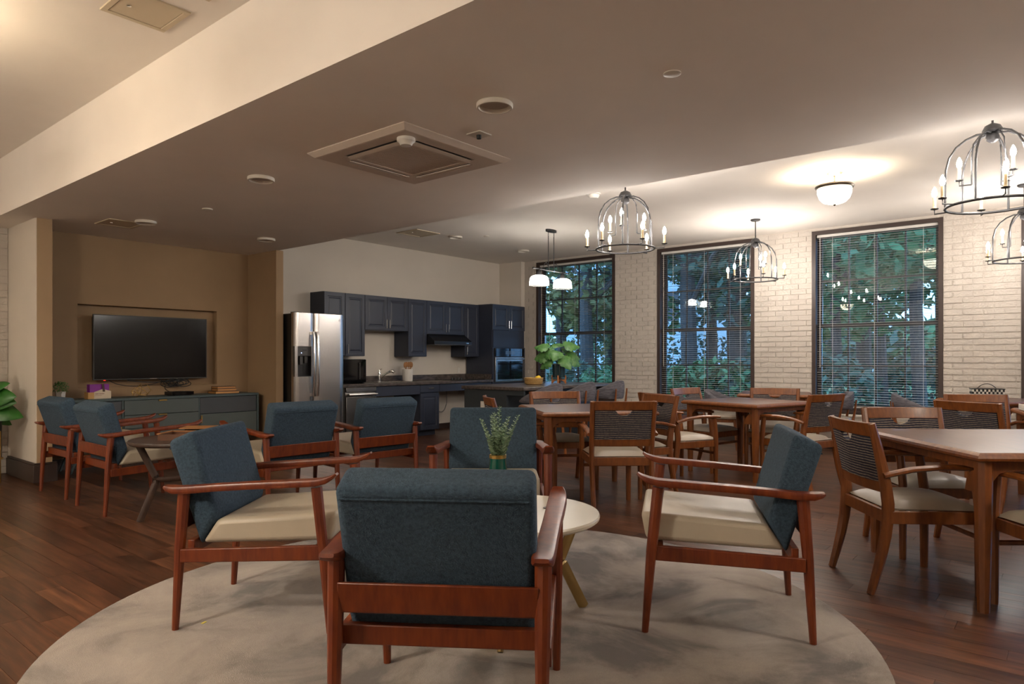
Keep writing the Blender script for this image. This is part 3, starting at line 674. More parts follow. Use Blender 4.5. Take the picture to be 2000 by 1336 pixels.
# ------------------------------------------------------------------ kitchen
def panel_door(w, h, t=.02, fr=.055):
    # front at y=0 facing -y, thickness behind; stepped raised panel
    rings = [(0, t), (0, .003), (.003, 0), (fr, 0), (fr + .006, .008), (fr + .018, .008), (fr + .034, .0015)]
    vs = []; fs = []
    for i, y in rings: vs += [(i, y, i), (w - i, y, i), (w - i, y, h - i), (i, y, h - i)]
    for k in range(len(rings) - 1):
        for j in range(4): fs.append((k * 4 + j, k * 4 + (j + 1) % 4, k * 4 + 4 + (j + 1) % 4, k * 4 + 4 + j))
    n = len(rings) - 1; fs += [(n * 4, n * 4 + 1, n * 4 + 2, n * 4 + 3), (3, 2, 1, 0)]
    return MB().add(vs, fs)
def pull(parent, x, z, L=.13, horiz=False, y=-.03):
    p = MB()
    if horiz: p.sweep([(x - L / 2, y, z), (x + L / 2, y, z)], .005, 8); q = ((x - L / 2 + .012, z), (x + L / 2 - .012, z))
    else: p.sweep([(x, y, z - L / 2), (x, y, z + L / 2)], .005, 8); q = ((x, z - L / 2 + .012), (x, z + L / 2 - .012))
    for a, b in q: p.sweep([(a, y, b), (a, 0.002, b)], .004, 6)
    return obj('handle', p, STEELB, parent)
def wall_cab(label, x0, x1, z0, z1, doors, yf=8.09, yb=None, group='navy wall cabinets'):
    yb = yb or YK - .002; w = x1 - x0
    t = thing('wall_cabinet', label, 'cabinet', (x0, yf, z0), 0, group)
    obj('body', MB().box(0.001, w - .001, .021, yb - yf, 0, z1 - z0), NAVYC, t, smooth=False)
    n = len(doors); dw = w / n
    for i, hs in enumerate(doors):
        d = obj('door', panel_door(dw - .005, z1 - z0 - .008), NAVYC, t, loc=(i * dw + .0025, 0, .004), smooth=False)
        if hs: pull(d, {'l': .028, 'r': dw - .033}[hs[0]], .10 if hs[1] == 'b' else z1 - z0 - .1)
    return t
wall_cab('navy wall cabinet directly behind the top of the refrigerator', 5.69, 6.045, 1.24, 2.15, [''])
wall_cab('tall narrow navy wall cabinet above the microwave', 6.047, 6.40, 1.24, 2.15, ['lb'])
wall_cab('short two door navy wall cabinet above the sink', 6.402, 7.248, 1.63, 2.15, ['rb', 'lb'])
wall_cab('tall narrow navy wall cabinet between the sink and the range hood', 7.25, 7.648, 1.235, 2.15, [''])
wall_cab('short two door navy wall cabinet above the range hood', 7.65, 8.538, 1.605, 2.15, ['rb', 'lb'])
wall_cab('tall narrow navy wall cabinet beside the oven tower', 8.54, 8.905, 1.235, 2.15, ['lb'])
# oven tower
tw = thing('oven_tower', 'tall navy cabinet tower holding the wall oven in the kitchen corner', 'cabinet', (8.91, 7.78, 0))
obj('body', MB().box(0, .90, .021, .62, 0, 2.155).box(0.02, .88, 0.001, .021, 1.40, 1.70).box(0, .9, .001, .021, .0, .77).box(0, .04, .002, .021, .77, 1.40).box(.86, .90, .002, .021, .77, 1.40), NAVYC, tw, smooth=False)
for i in (0, 1):
    d = obj('door', panel_door(.444, .445), NAVYC, tw, loc=(.003 + i * .45, 0, 1.705), smooth=False); pull(d, .415 if i == 0 else .028, .10)
ov = thing('built_in_oven', 'black glass and steel wall oven built into the navy tower', 'oven', (8.955, 7.775, .78))
obj('body', MB().box(0, .81, .004, .5, 0, .61), DKGREY, ov, smooth=False)
obj('control_panel', MB().box(.005, .805, -.015, .004, .46, .605), BLACKG, ov, bevel=.003)
obj('display', MB().box(.28, .53, -.0165, -.015, .50, .56), mat('oven_display', (.02, .025, .03), .1, emit=(.25, .35, .5), estr=.02), ov)
od = obj('door', MB().box(.005, .805, -.02, .004, .02, .45), STEEL, ov, bevel=.004)
obj('window', MB().box(.06, .75, -.0215, -.02, .06, .38), BLACKG, od); obj('handle', MB().sweep([(.04, -.055, .42), (.77, -.055, .42)], .010, 10).sweep([(.06, -.055, .42), (.06, -.02, .42)], .008, 8).sweep([(.75, -.055, .42), (.75, -.02, .42)], .008, 8), STEEL, od)
# fridge
fx = 4.865
fr = thing('refrigerator', 'stainless side by side refrigerator with a water dispenser', 'refrigerator', (fx, 7.54, 0))
fwid = .755
obj('body', MB().box(.004, fwid - .004, .075, .78, .02, 1.775), BLACK, fr, bevel=.004)
obj('hinge_cover', MB().box(.02, .12, .03, .12, 1.775, 1.795).box(fwid - .12, fwid - .02, .03, .12, 1.775, 1.795), BLACK, fr)
sp = .285
def fdoor(x0, x1, cut=None):
    w = x1 - x0; d = MB(); n = 12
    ys = lambda x: .004 * ((2 * (x) / w - 1) ** 4) + (.02 if x in (0, w) else 0)
    if not cut:
        pr = [(w * i / n, ys(w * i / n)) for i in range(n + 1)] + [(w, .07), (0, .07)]
        d.prism(pr, 'z', .06, 1.785)
    else:
        a, b, z0, z1 = cut
        xs = [0, .012, .03, a]
        for pa, pb, za, zb in ((0, w, .06, z0), (0, w, z1, 1.785), (0, a, z0, z1), (b, w, z0, z1)):
            k = 8; pr = [(pa + (pb - pa) * i / k, ys(pa + (pb - pa) * i / k)) for i in range(k + 1)] + [(pb, .07), (pa, .07)]
            d.prism(pr, 'z', za, zb)
    return d
DZ0, DZ1 = .975, 1.36
dl = obj('freezer_door', fdoor(0, sp, (.045, .245, DZ0, DZ1)), STEEL, fr, loc=(0, 0, 0)); dr = obj('fridge_door', fdoor(0, fwid - sp - .008), STEEL, fr, loc=(sp + .008, 0, 0))
obj('dispenser_panel', MB().box(.047, .243, .004, .06, 1.235, DZ1 - .002), DKGREY, dl, bevel=.004); obj('display', MB().box(.115, .175, .002, .005, 1.30, 1.32), BLACK, dl)
obj('indicator_light', MB().sphere((.10, .004, 1.275), .004, 8, 5), mat('blue_led', (.3, .4, 1), .3, emit=(.35, .45, 1), estr=6), dl)
obj('dispenser_well', MB().box(.047, .243, .055, .068, DZ0, 1.235).box(.047, .05, .006, .06, DZ0, 1.235).box(.24, .243, .006, .06, DZ0, 1.235).box(.047, .243, .004, .06, DZ0, DZ0 + .012), BLACK, dl)
obj('nozzle', MB().box(.09, .13, .02, .05, 1.13, 1.235).box(.16, .2, .02, .05, 1.15, 1.235), DKGREY, dl)
for dd, x in ((dl, sp - .028), (dr, .022)):
    obj('handle', MB().sweep([(x, -.028, 1.545), (x, -.05, 1.45), (x, -.056, 1.15), (x, -.05, .85), (x, -.028, .72)], [(.017, .008)] * 5, 10, up=(0, 1, 0), power=3), STEELB, dd)
    obj('handle_mount', MB().box(x - .014, x + .014, -.03, .004, 1.51, 1.55).box(x - .014, x + .014, -.03, .004, .72, .76), STEELB, dd)
lg = MB(); lg.sweep([(.0 + .014 * math.cos(2 * PI * i / 24), 0, .014 * math.sin(2 * PI * i / 24)) for i in range(24)], .0016, 5, up=(0, 1, 0), closed=True)
lg.sweep([(-.006 + .005 * math.cos(.6 + 5 * i / 8), 0, .005 * math.sin(.6 + 5 * i / 8)) for i in range(9)], .0012, 4, up=(0, 1, 0)).sweep([(.009, 0, .004), (.004, 0, .004), (.004, 0, -.004), (.009, 0, -.004)], .0012, 4, up=(0, 1, 0)).sweep([(.004, 0, 0), (.008, 0, 0)], .0012, 4, up=(0, 1, 0))
obj('emblem', lg, DKGREY, dr, loc=(fwid - sp - .085, .001, 1.71)); obj('bottom_grille', MB().box(.01, fwid - .01, .05, .08, .005, .055), BLACK, fr)
# worktop, backsplash, base units
tag(obj('kitchen_worktop', MB().box(5.635, 8.908, 7.765, YK - .002, .802, .845).box(6.33, 8.908, YK - .022, YK - .002, .845, .935).box(8.888, 8.908, 7.80, YK - .022, .845, .935), STONE, bevel=.006), 'dark marbled laminate kitchen worktop with a low backsplash along the wall', 'worktop')
dw = thing('dishwasher', 'stainless dishwasher under the worktop beside the refrigerator', 'dishwasher', (5.83, 7.79, 0))
obj('body', MB().box(-.16, .535, .03, .6, .1, .80).box(-.16, .535, .06, .6, .0, .1), DKGREY, dw, smooth=False); ddr = obj('door', MB().box(.003, .532, -.01, .03, .11, .665).box(.003, .532, -.008, .03, .735, .798).box(.003, .532, .012, .03, .665, .735), STEEL, dw, bevel=.004)
obj('handle', MB().sweep([(.02, -.045, .70), (.515, -.045, .70)], (.014, .018), 10, up=(0, 1, 0)).box(.02, .04, -.045, .014, .69, .71).box(.495, .515, -.045, .014, .69, .71), STEELB, ddr)
def apron(label, x0, x1, z0):
    t = thing('knee_space_panel', label, 'panel', (x0, 7.80, z0)); obj('panel', MB().box(.002, x1 - x0 - .002, 0, .02, 0, .80 - z0), NAVYC, t, bevel=.002)
    obj('support_rail', MB().box(.002, x1 - x0 - .002, .60, .625, .02, .80 - z0), NAVYC, t)
apron('navy panel under the sink with open knee space below', 6.368, 7.232, .655)
apron('navy panel under the cooktop with open knee space below', 7.648, 8.905, .68)
bc = thing('base_cabinet', 'narrow navy base cabinet with a drawer and door between the knee spaces', 'cabinet', (7.235, 7.80, 0))
obj('body', MB().box(.001, .41, .021, .615, .085, .80).box(.03, .38, .07, .6, 0, .085), NAVYC, bc, smooth=False)
dwr = obj('drawer', MB().box(.004, .407, 0, .02, .675, .797), NAVYC, bc, bevel=.004); pull(dwr, .205, .74, .11, True)
obj('door', panel_door(.403, .575, fr=.06), NAVYC, bc, loc=(.004, 0, .09), smooth=False)
tag(obj('junction_box', MB().box(-.07, .07, -.04, 0, -.1, .1), DKGREY, loc=(7.98, YK - .002, .58), bevel=.004), 'small dark box on the wall under the cooktop', 'box')
tag(obj('flexible_cable', MB().sweep(arc((7.98, 8.36, .50), (8.20, 8.28, .12), (8.36, 8.35, .45), 14) + [Vector((8.37, 8.36, .79))], .009, 8), mat('cable_grey', (.3, .29, .27), .4, .6)), 'grey flexible cable hanging under the cooktop', 'cable')
# hood
hd = thing('range_hood', 'black under cabinet range hood', 'range hood', (7.652, 7.92, 1.44))
obj('body', MB().prism([(.165, .16), (.508, .16), (.508, 0), (0, 0), (0, .05)], 'x', 0, .884), BLACK, hd, bevel=.004); obj('lip', MB().box(.005, .879, -.004, .5, -.012, .0), DKGREY, hd); obj('button', MB().box(.74, .80, -.003, .0, .015, .03), STEELB, hd)
# microwave, cooktop, sink, faucet, crock
mw = thing('microwave', 'black microwave oven on the worktop beside the refrigerator', 'microwave', (5.86, 7.97, .8455))
obj('body', MB().box(0, .47, .015, .40, .012, .35), BLACK, mw, bevel=.006); md = obj('door', MB().box(.004, .36, 0, .015, .018, .344), BLACKG, mw, bevel=.003); obj('handle', MB().sweep([(.34, -.022, .06), (.34, -.022, .30)], .006, 8).sweep([(.34, -.022, .07), (.34, .002, .07)], .005, 6).sweep([(.34, -.022, .29), (.34, .002, .29)], .005, 6), DKGREY, md)
obj('control_panel', MB().box(.364, .466, .001, .015, .018, .344), BLACKG, mw, bevel=.002); obj('foot', MB().box(.02, .05, .03, .36, 0, .012).box(.42, .45, .03, .36, 0, .012), BLACK, mw)
ck = thing('cooktop', 'black glass electric cooktop with knobs on the worktop', 'cooktop', (8.05, 7.83, .8455))
obj('plate', MB().box(0, .72, 0, .50, 0, .007), BLACKG, ck, bevel=.002)
for k in range(4): obj('knob', MB().lathe([(.022, .007), (.02, .028), (.017, .032), (.001, .032)], 18, (.45 + k * .075 - .1, .43, 0)), mat('knob_black', (.02, .02, .02), .3), ck)
for a, b, r_ in ((.15, .13, .09), (.40, .14, .075), (.15, .36, .075)): obj('burner_ring', MB().torus((a, b, .0075), r_, .0012, 32, 4), DKGREY, ck)
sk = thing('sink', 'shallow steel sink set into the worktop', 'sink', (6.50, 7.84, .8455))
obj('rim', MB().box(0, .70, 0, .025, 0, .006).box(0, .70, .395, .42, 0, .006).box(0, .025, .025, .395, 0, .006).box(.675, .70, .025, .395, 0, .006), STEELB, sk); obj('basin', MB().box(.025, .675, .025, .395, 0, .001), STEEL, sk)
fa = thing('faucet', 'chrome single lever pull out faucet at the sink', 'faucet', (6.84, 8.30, .8455))
obj('base', MB().lathe([(.03, 0), (.028, .012), (.022, .02), (.022, .13), (.018, .15), (.001, .152)], 20), CHROME, fa)
obj('spout', MB().sweep([(0, -.005, .06), (.07, -.08, .13), (.115, -.135, .165)], [.014, .016, .02], 12), CHROME, fa); obj('spray_head', MB().sweep([(.115, -.135, .165), (.14, -.16, .165), (.15, -.175, .145)], [.022, .026, .024], 12), CHROME, fa); obj('lever', MB().sweep([(0, 0, .145), (.01, .01, .185), (.04, -.02, .20)], [.010, .008, .006], 8), CHROME, fa)
cr_ = thing('utensil_crock', 'white stoneware crock beside the sink', 'crock', (7.33, 8.20, .8455))
obj('body', MB().lathe([(.075, 0), (.082, .01), (.084, .19), (.078, .192), (.075, .05), (.001, .05)], 28), CERW, cr_)
for k, (a, l) in enumerate(((-.9, .075), (-.4, .09), (.15, .085), (.7, .095), (1.2, .08))):
    ut = thing('wooden_spoon', ['flat wooden spatula leaning left in the crock', 'wooden spoon standing left of centre in the crock', 'wooden fork in the middle of the crock', 'wooden spoon standing right of centre in the crock', 'wooden spatula leaning right in the crock'][k], 'utensil', (7.33, 8.20, .90), 0, 'wooden utensils in the crock')
    tx = .07 * math.sin(a); obj('handle', MB().sweep([(tx * .3, .02 * (k % 2), 0), (tx * 1.0, -.01, .17)], .006, 8), UTENW, ut); obj('head', MB().sphere((tx * 1.15, -.012, .17 + l * .45), .03, 12, 8, (1, .35, 1.5)), UTENW, ut)
def outlet(label, loc, rz=0):
    t = thing('outlet', label, 'outlet', loc, rz); obj('plate', MB().box(-.036, .036, -.006, 0, -.058, .058), PLASTW, t, bevel=.003); obj('socket', MB().box(-.016, .016, -.008, -.006, .006, .036).box(-.016, .016, -.008, -.006, -.036, -.006), CERW, t)
outlet('white wall outlet above the kitchen worktop', (8.737, YK - .001, 1.0)); outlet('white outlet on the dark island end panel', (6.619, 5.95, .59), R(-90))
# island
isl = thing('kitchen_island', 'dark kitchen island with a marbled worktop and an open seating side', 'island', (6.6, 5.25, 0))
obj('body', MB().box(.06, 2.18, .31, 1.02, 0, .80).box(.02, .06, .30, 1.03, 0, .80), ISLAND, isl, smooth=False); obj('worktop', MB().box(0, 2.2, 0, 1.07, .802, .845), STONE, isl, bevel=.008); obj('toe_kick', MB().box(.05, 2.15, .36, .98, 0, .08), BLACK, isl)
for q in (.02, 2.15): obj('support_bracket', MB().box(q, q + .03, .02, .30, .74, .80), ISLAND, isl)
bk_ = thing('fruit_basket', 'low round wicker basket on the island', 'basket', (7.47, 5.77, .8455))
obj('body', MB().lathe([(.10, 0), (.118, .02), (.128, .085), (.122, .085), (.112, .02), (.001, .012)], 36), WICKER, bk_)
for z in (.02, .042, .064): obj('weave_band', MB().torus((0, 0, z), .12 + z * .08, .007, 36, 6), WICKER, bk_)
obj('rim', MB().torus((0, 0, .086), .125, .009, 36, 8), WICKER, bk_)
for k, (a, b, z, l) in enumerate([(-.06, -.02, .05, 'lemon at the left of the wicker basket'), (.02, -.05, .085, 'lemon on top at the left of the wicker basket'), (.06, .0, .055, 'lemon at the right of the wicker basket'), (.075, -.03, .09, 'lemon on top at the right of the wicker basket'), (0, .05, .06, 'lemon at the back of the wicker basket')]):
    lm = obj('lemon', MB().sphere((0, 0, 0), .034, 14, 9, (1.25, 1, 1)).sphere((.04, 0, 0), .008, 8, 5), LEMON, loc=(7.47 + a, 5.77 + b, .8455 + z), rz=k * 1.3); tag(lm, l, 'lemon', 'lemons in the wicker basket')
pp = thing('plant_pot', 'dark green fluted pot on a wooden cross stand on the island', 'pot', (8.11, 5.80, .8455))
pf = []; nn = 96; vs = []; fs = []
for z, r0 in ((.085, .088), (.275, .094), (.275, .084), (.24, .083)):
    for k in range(nn): rr = r0 + (.0025 * math.cos(k * PI / 2) if r0 > .086 else 0); vs.append((rr * math.cos(2 * PI * k / nn), rr * math.sin(2 * PI * k / nn), z))
for i in range(3):
    for k in range(nn): fs.append((i * nn + k, i * nn + (k + 1) % nn, (i + 1) * nn + (k + 1) % nn, (i + 1) * nn + k))
fs += [tuple(range(nn - 1, -1, -1))]
obj('pot', MB().add(vs, fs), mat('pot_teal', (.006, .028, .034), .3), pp); obj('soil', MB().lathe([(.083, .25), (.001, .255)], 24), SOIL, pp)
st = MB()
for k in range(4):
    a = k * PI / 2 + .5; c, s = math.cos(a), math.sin(a); k0 = len(st.v); st.prism([(.0, .055), (.088, .055), (.092, .115), (.108, .115), (.108, 0), (.09, 0), (.06, .035), (0, .05)], 'y', -.011, .011); st.xf(Matrix.Rotation(a, 4, 'Z'), k0)
obj('stand', st, ORANGE, pp)
mo = thing('monstera_plant', 'broad leaved green plant growing in the fluted pot', 'plant', (8.11, 5.80, 1.10))
def leaf_mesh(L, W, lobes=0, cup=.2):
    mb = MB(); n = 12; vs = [(0, 0, 0)]; lft = []; rgt = []
    vs = []; fs = []
    for i in range(n + 1):
        q = i / n; w = W * math.sin(PI * min(1, q * .93 + .07)) ** .75 * (1 - .25 * q) * (1 if not lobes or i % 3 else .80)
        z = -cup * L * q * q + .06 * L * math.sin(q * PI)
        vs += [(-w, q * L - .25 * w, z - .12 * w), (-w * .5, q * L - .08 * w, z + .05 * w), (0, q * L, z), (w * .5, q * L - .08 * w, z + .05 * w), (w, q * L - .25 * w, z - .12 * w)]
    for i in range(n):
        for j in range(4): a = i * 5 + j; fs.append((a, a + 1, a + 6, a + 5))
    return mb.add(vs, fs)
lm_ = leaf_mesh(.20, .125, 1, .3).mesh('leaf', True, 60); lm_.materials.append(LEAFM)
V = lambda a, b, c: rt_ * a + fw_ * b + Vector((0, 0, c))
for a, b, c, yaw, pit, sc_ in [(-.20, -.02, .33, 150, 20, 1.1), (-.10, -.06, .24, 170, -5, 1.0), (.10, -.04, .36, 20, 15, 1.2), (.16, .02, .22, 0, -15, 1.1), (-.02, -.10, .27, 255, -30, 1.0), (.05, -.10, .16, 300, -45, 1.1), (-.14, -.04, .12, 200, -40, 1.1), (-.22, 0, .18, 185, -15, 1.0), (.0, .06, .35, 100, 30, 1.0), (.20, -.03, .13, -20, -35, 1.0), (.10, .08, .26, 50, 0, 1.0), (-.05, .08, .2, 130, 0, 1.0)]:
    p = V(a, b, c) * .78; o = link('leaf', lm_, mo, p); o.scale = (sc_, sc_, sc_); o.rotation_euler = (R(pit), R(50 * math.cos(R(yaw)) + rnd.uniform(-15, 15)), R(yaw - 90 - 50.5))
    obj('stalk', MB().sweep(arc((0, 0, -.01), p * .4 + Vector((0, 0, .07)), p, 6), .0045, 6), STEMG, mo)
# ------------------------------------------------------------------ alcove: television, console, ornaments
tv = thing('television', 'large flat black television mounted in the tan wall recess', 'television', (2.887, YK - .03, .962))
obj('body', MB().box(.02, 1.265, .025, .10, .03, .71), BLACK, tv); obj('bezel', MB().box(0, 1.285, 0, .03, 0, .012).box(0, 1.285, 0, .03, .727, .737).box(0, .010, 0, .03, .012, .727).box(1.275, 1.285, 0, .03, .012, .727), DKGREY, tv, bevel=.002)
obj('screen', MB().box(.010, 1.275, .004, .026, .012, .727), mat('tv_screen', (.0045, .004, .0045), .12), tv, smooth=False)
obj('standby_light', MB().box(.108, .126, .002, .012, -.007, -.003), mat('red_led', (.5, .01, .01), .4, emit=(1, .02, .01), estr=1.5), tv); obj('brand_plate', MB().box(.60, .68, -.001, .002, .003, .009), STEELB, tv)
def cable(label, pts, r=.004): tag(obj('cable', MB().sweep(pts, r, 6), BLACK), label, 'cable', 'television cables')
cable('black cable drooping below the left half of the television', arc((3.05, 8.44, .965), (3.18, 8.40, .85), (3.52, 8.42, .90), 12) + [Vector((3.7, 8.43, .95))])
cable('black cable running along under the middle of the television', arc((3.25, 8.42, .955), (3.55, 8.40, .89), (3.95, 8.42, .96), 14), .006)
cable('black cable looping under the right half of the television', arc((3.6, 8.42, .96), (3.78, 8.40, .84), (3.86, 8.41, .96), 12), .005)
cl = MB()
for k in range(7):
    x0 = 3.68 + k * .03; z0 = .90 + .012 * (k % 3); cl.sweep([(x0 + .09 * math.cos(2 * PI * i / 20), 8.36 + .02 * math.sin(2 * PI * i / 20 + k), z0 + .035 * math.sin(2 * PI * i / 20)) for i in range(20)], .0045, 6, closed=True)
cl.sweep(arc((3.65, 8.36, .89), (3.58, 8.3, .82), (3.70, 8.2, .80), 8), .0045, 6)
tag(obj('cable', cl, BLACK), 'bundled tangle of black cable above the set top box', 'cable', 'television cables')
cn = thing('media_console', 'long grey green media console below the television', 'cabinet', (2.40, 7.98, 0))
CW = 2.235
obj('case', MB().box(0, CW, 0, .43, .745, .772).box(0, .022, 0, .43, .26, .745).box(CW - .022, CW, 0, .43, .26, .745).box(.022, CW - .022, 0, .43, .26, .285).box(.022, CW - .022, .41, .43, .285, .745).box(.632, .648, .012, .41, .285, .745).box(1.47, 1.486, .012, .41, .285, .745), CONSG, cn, bevel=.002)
def cpanel(nm, x0, x1, z0, z1, m, hd=None, y=.006):
    o = obj(nm, MB().box(x0, x1, y, y + .018, z0, z1), m, cn, bevel=.0015)
    if hd: obj('handle', MB().box(hd[0], hd[1], y - .012, y + .004, hd[2], hd[3]), BRASS, o, bevel=.001)
cpanel('sliding_panel', .03, .628, .535, .740, CONSD, y=.02); cpanel('door', .03, .628, .29, .53, CONSL, (.61, .622, .38, .46))
cpanel('drawer', .652, 1.466, .582, .742, CONSL, (1.01, 1.10, .726, .740)); cpanel('drawer', .652, 1.466, .435, .577, CONSL, (1.01, 1.10, .566, .578)); cpanel('drawer', .652, 1.466, .29, .430, CONSL, (1.01, 1.10, .419, .431))
cpanel('sliding_panel', 1.49, CW - .028, .548, .740, CONSD, y=.02); cpanel('door', 1.49, CW - .028, .29, .543, CONSL, (1.496, 1.508, .44, .53))
for x in (.15, CW - .15):
    for y in (.06, .37): obj('leg', MB().sweep([(x + (.10 if x < 1 else -.10), y, .262), (x, y, 0)], [.016, .012], 8), STEELB if x > 1 else CONSG, cn)
bp = thing('boxwood_plant', 'small bushy green plant in a white pot at the left end of the console', 'plant', (2.487, 8.13, .7725))
obj('pot', MB().lathe([(.037, 0), (.042, .01), (.050, .088), (.046, .088), (.044, .07), (.001, .07)], 6), CERW, bp, smooth=False, rz=.4)
fo = MB()
for _ in range(420):
    d = Vector((rnd.gauss(0, 1), rnd.gauss(0, 1), rnd.gauss(0, 1) + .25)).normalized(); r_ = rnd.uniform(.5, 1); p = Vector((d.x * .078 * r_, d.y * .078 * r_, .125 + d.z * .062 * r_)); w = d.orthogonal().normalized() * .008; u = d.cross(w); fo.add([p - w, p + d * .010 - u * .5, p + w + d * .014, p + d * .010 + u * .5], [(0, 1, 2, 3)])
fo2 = obj('foliage', fo, LEAFB, bp, smooth=False); fo2['kind'] = 'stuff'
gbx = thing('gift_box', 'purple box in a kraft and cream paper sleeve on the console', 'box', (2.835, 8.12, .7725), R(4))
obj('box', MB().box(-.095, .10, -.035, .035, .004, .155), PURPLE, gbx, bevel=.002)
obj('side_wrap', MB().box(-.115, -.056, -.046, .046, 0, .07), KRAFT, gbx)
obj('front_wrap', MB().prism([(-.056, 0), (.115, 0), (.115, .078), (.03, .104), (-.056, .072)], 'y', -.046, -.040), PAPER, gbx)
obj('ribbon', MB().prism([(.02, .158), (.038, .158), (.052, .075), (.03, .075)], 'y', -.052, -.047), BOOKC, gbx)
obj('printed_text', MB().box(-.045, -.01, -.0468, -.046, .050, .056).box(-.005, .045, -.0468, -.046, .050, .056).box(-.05, .02, -.0468, -.046, .034, .036), mat('print_maroon', (.14, .04, .05), .7), gbx)
om = thing('wire_ornament', 'gold wire geometric ornament in the middle of the console', 'ornament', (3.285, 8.15, .7725))
def wire(c, r_, rot):
    t_ = (1 + 5 ** .5) / 2; vv = []
    for a in (-1, 1):
        for b in (-t_, t_): vv += [(0, a, b), (a, b, 0), (b, 0, a)]
    vv = [Vector(v).normalized() * r_ for v in vv]; e_ = Matrix.Rotation(rot, 3, 'X') @ Matrix.Rotation(rot * 1.7, 3, 'Z'); mb = MB()
    dm = min((a - b).length for a in vv for b in vv if a is not b)
    for i in range(12):
        for j in range(i):
            if (vv[i] - vv[j]).length < dm * 1.05 and (i + j) % 4: mb.sweep([e_ @ vv[i] + Vector(c), e_ @ vv[j] + Vector(c)], .0022, 5)
    return mb
obj('large_frame', wire((.03, 0, .078), .078, .5), BRASS, om); obj('small_frame', wire((-.045, .01, .052), .052, 1.1), BRASS, om)
sb = thing('set_top_box', 'black set top box on the console', 'electronics', (3.72, 8.16, .7725), R(3))
obj('body', MB().box(-.13, .13, -.09, .09, .006, .045), BLACK, sb, bevel=.003); obj('front', MB().box(-.128, .128, -.093, -.09, .008, .043), BLACKG, sb); obj('foot', MB().box(-.11, -.09, -.07, .07, 0, .006).box(.09, .11, -.07, .07, 0, .006), BLACK, sb)
zb = .7725
for w, d, h, dx, lab in ((.30, .21, .030, 0, 'bottom gilt edged book in the stack on the console'), (.24, .17, .032, .005, 'middle book in the stack on the console'), (.235, .16, .026, 0, 'top thin gilt edged book in the stack on the console')):
    b = thing('book', lab, 'book', (4.27 + dx, 8.17, zb), R(rnd.uniform(-4, 4)), 'books stacked on the console')
    obj('pages', MB().box(-w / 2 + .003, w / 2 - .003, -d / 2 + .003, d / 2 - .006, .004, h - .004), GOLDP, b); obj('cover', MB().box(-w / 2, w / 2, -d / 2, d / 2, 0, .004).box(-w / 2, w / 2, -d / 2, d / 2, h - .004, h).box(-w / 2, w / 2, d / 2 - .005, d / 2, .004, h - .004), BOOKC, b)
    zb += h + .0003
# floor plant at the left edge
fp = thing('floor_planter', 'black cylinder planter on gold legs at the left edge', 'planter', (1.86, 8.15, 0))
obj('pot', MB().lathe([(.12, .235), (.128, .24), (.13, .61), (.122, .61), (.12, .57), (.001, .57)], 40), BLACK, fp)
for k in range(4): a = k * PI / 2 + R(-50); obj('stand_leg', MB().sweep([(.139 * math.cos(a), .139 * math.sin(a), 0), (.139 * math.cos(a), .139 * math.sin(a), .50)], .008, 8), BRASS, fp)
obj('stand_ring', MB().torus((0, 0, .228), .135, .007, 40, 6), BRASS, fp)
fg = thing('fiddle_leaf_plant', 'broad leaved green plant in the black planter at the left edge', 'plant', (1.86, 8.15, .575))
lf_ = leaf_mesh(.27, .115, 0, .25).mesh('leaf', True, 60); lf_.materials.append(LEAFF)
obj('stem', MB().sweep([(0, 0, -.01), (.01, 0, .2), (0, .01, .42)], .009, 8), STEMG, fg)
for k, (a, c, yaw, pit) in enumerate([(.05, .30, 20, 45), (.09, .24, 5, 25), (.06, .22, -10, 0), (.10, .13, -5, -15), (.02, .12, -60, -25), (-.05, .2, 200, 10), (-.04, .3, 150, 40), (0, .38, 90, 60), (0, .36, 260, 35), (.05, .10, 20, -35), (-.06, .1, 190, -20), (.0, .22, 280, 5), (.0, .25, 80, 10)]):
    p = V(a * .6, 0, c); o = link('leaf', lf_, fg, p); o.rotation_euler = (R(pit), R(55 * math.cos(R(yaw)) + rnd.uniform(-15, 15)), R(yaw - 90 - 50.5)); s = rnd.uniform(.8, 1.05); o.scale = (s, s, s)

# ------------------------------------------------------------------ ceiling fittings
def downlight(x, y, z, label):
    t = thing('recessed_light', label, 'ceiling light', (x, y, z), 0, 'unlit round recessed lights')
    obj('trim_ring', MB().lathe([(.094, 0), (.098, -.004), (.098, -.020), (.094, -.026), (.086, -.026), (.080, -.016), (.079, 0)], 48, capt=False), PLASTW, t); obj('lens', MB().lathe([(.0805, -.004), (.05, -.010), (.001, -.012)], 40), mat('lens_off', (.42, .37, .32), .5), t)
downlight(2.765, 2.40, SZ, 'round recessed light nearest the camera, right of the ceiling air unit'); downlight(2.774, 4.745, SZ, 'round recessed light left of the ceiling air unit')
downlight(2.922, 7.128, SZ, 'round recessed light in front of the alcove beside the access panel'); downlight(4.216, 7.102, SZ, 'round recessed light at the right end of the alcove')
downlight(7.22, 7.025, CZ, 'round recessed light in the kitchen ceiling over the sink'); downlight(8.852, 7.055, CZ, 'round recessed light in the kitchen ceiling over the oven tower')
ac = thing('ceiling_air_unit', 'square white ceiling cassette air conditioner', 'air conditioner', (3.117, 3.46, SZ))
a_ = .48; fr_ = MB(); vs = []; fs = []
for q, z in ((a_, 0), (a_, -.006), (a_ - .035, -.032), (a_ - .045, -.034), (a_ - .13, -.034), (a_ - .135, -.026)): vs += [(q, q, z), (-q, q, z), (-q, -q, z), (q, -q, z)]
for i in range(5):
    for k in range(4): fs.append((i * 4 + k, i * 4 + (k + 1) % 4, i * 4 + 4 + (k + 1) % 4, i * 4 + 4 + k))
obj('frame', MB().add(vs, fs), ACW, ac, smooth=False)
obj('backing', MB().box(-.40, .40, -.40, .40, -.024, -.002), BLACK, ac, smooth=False)
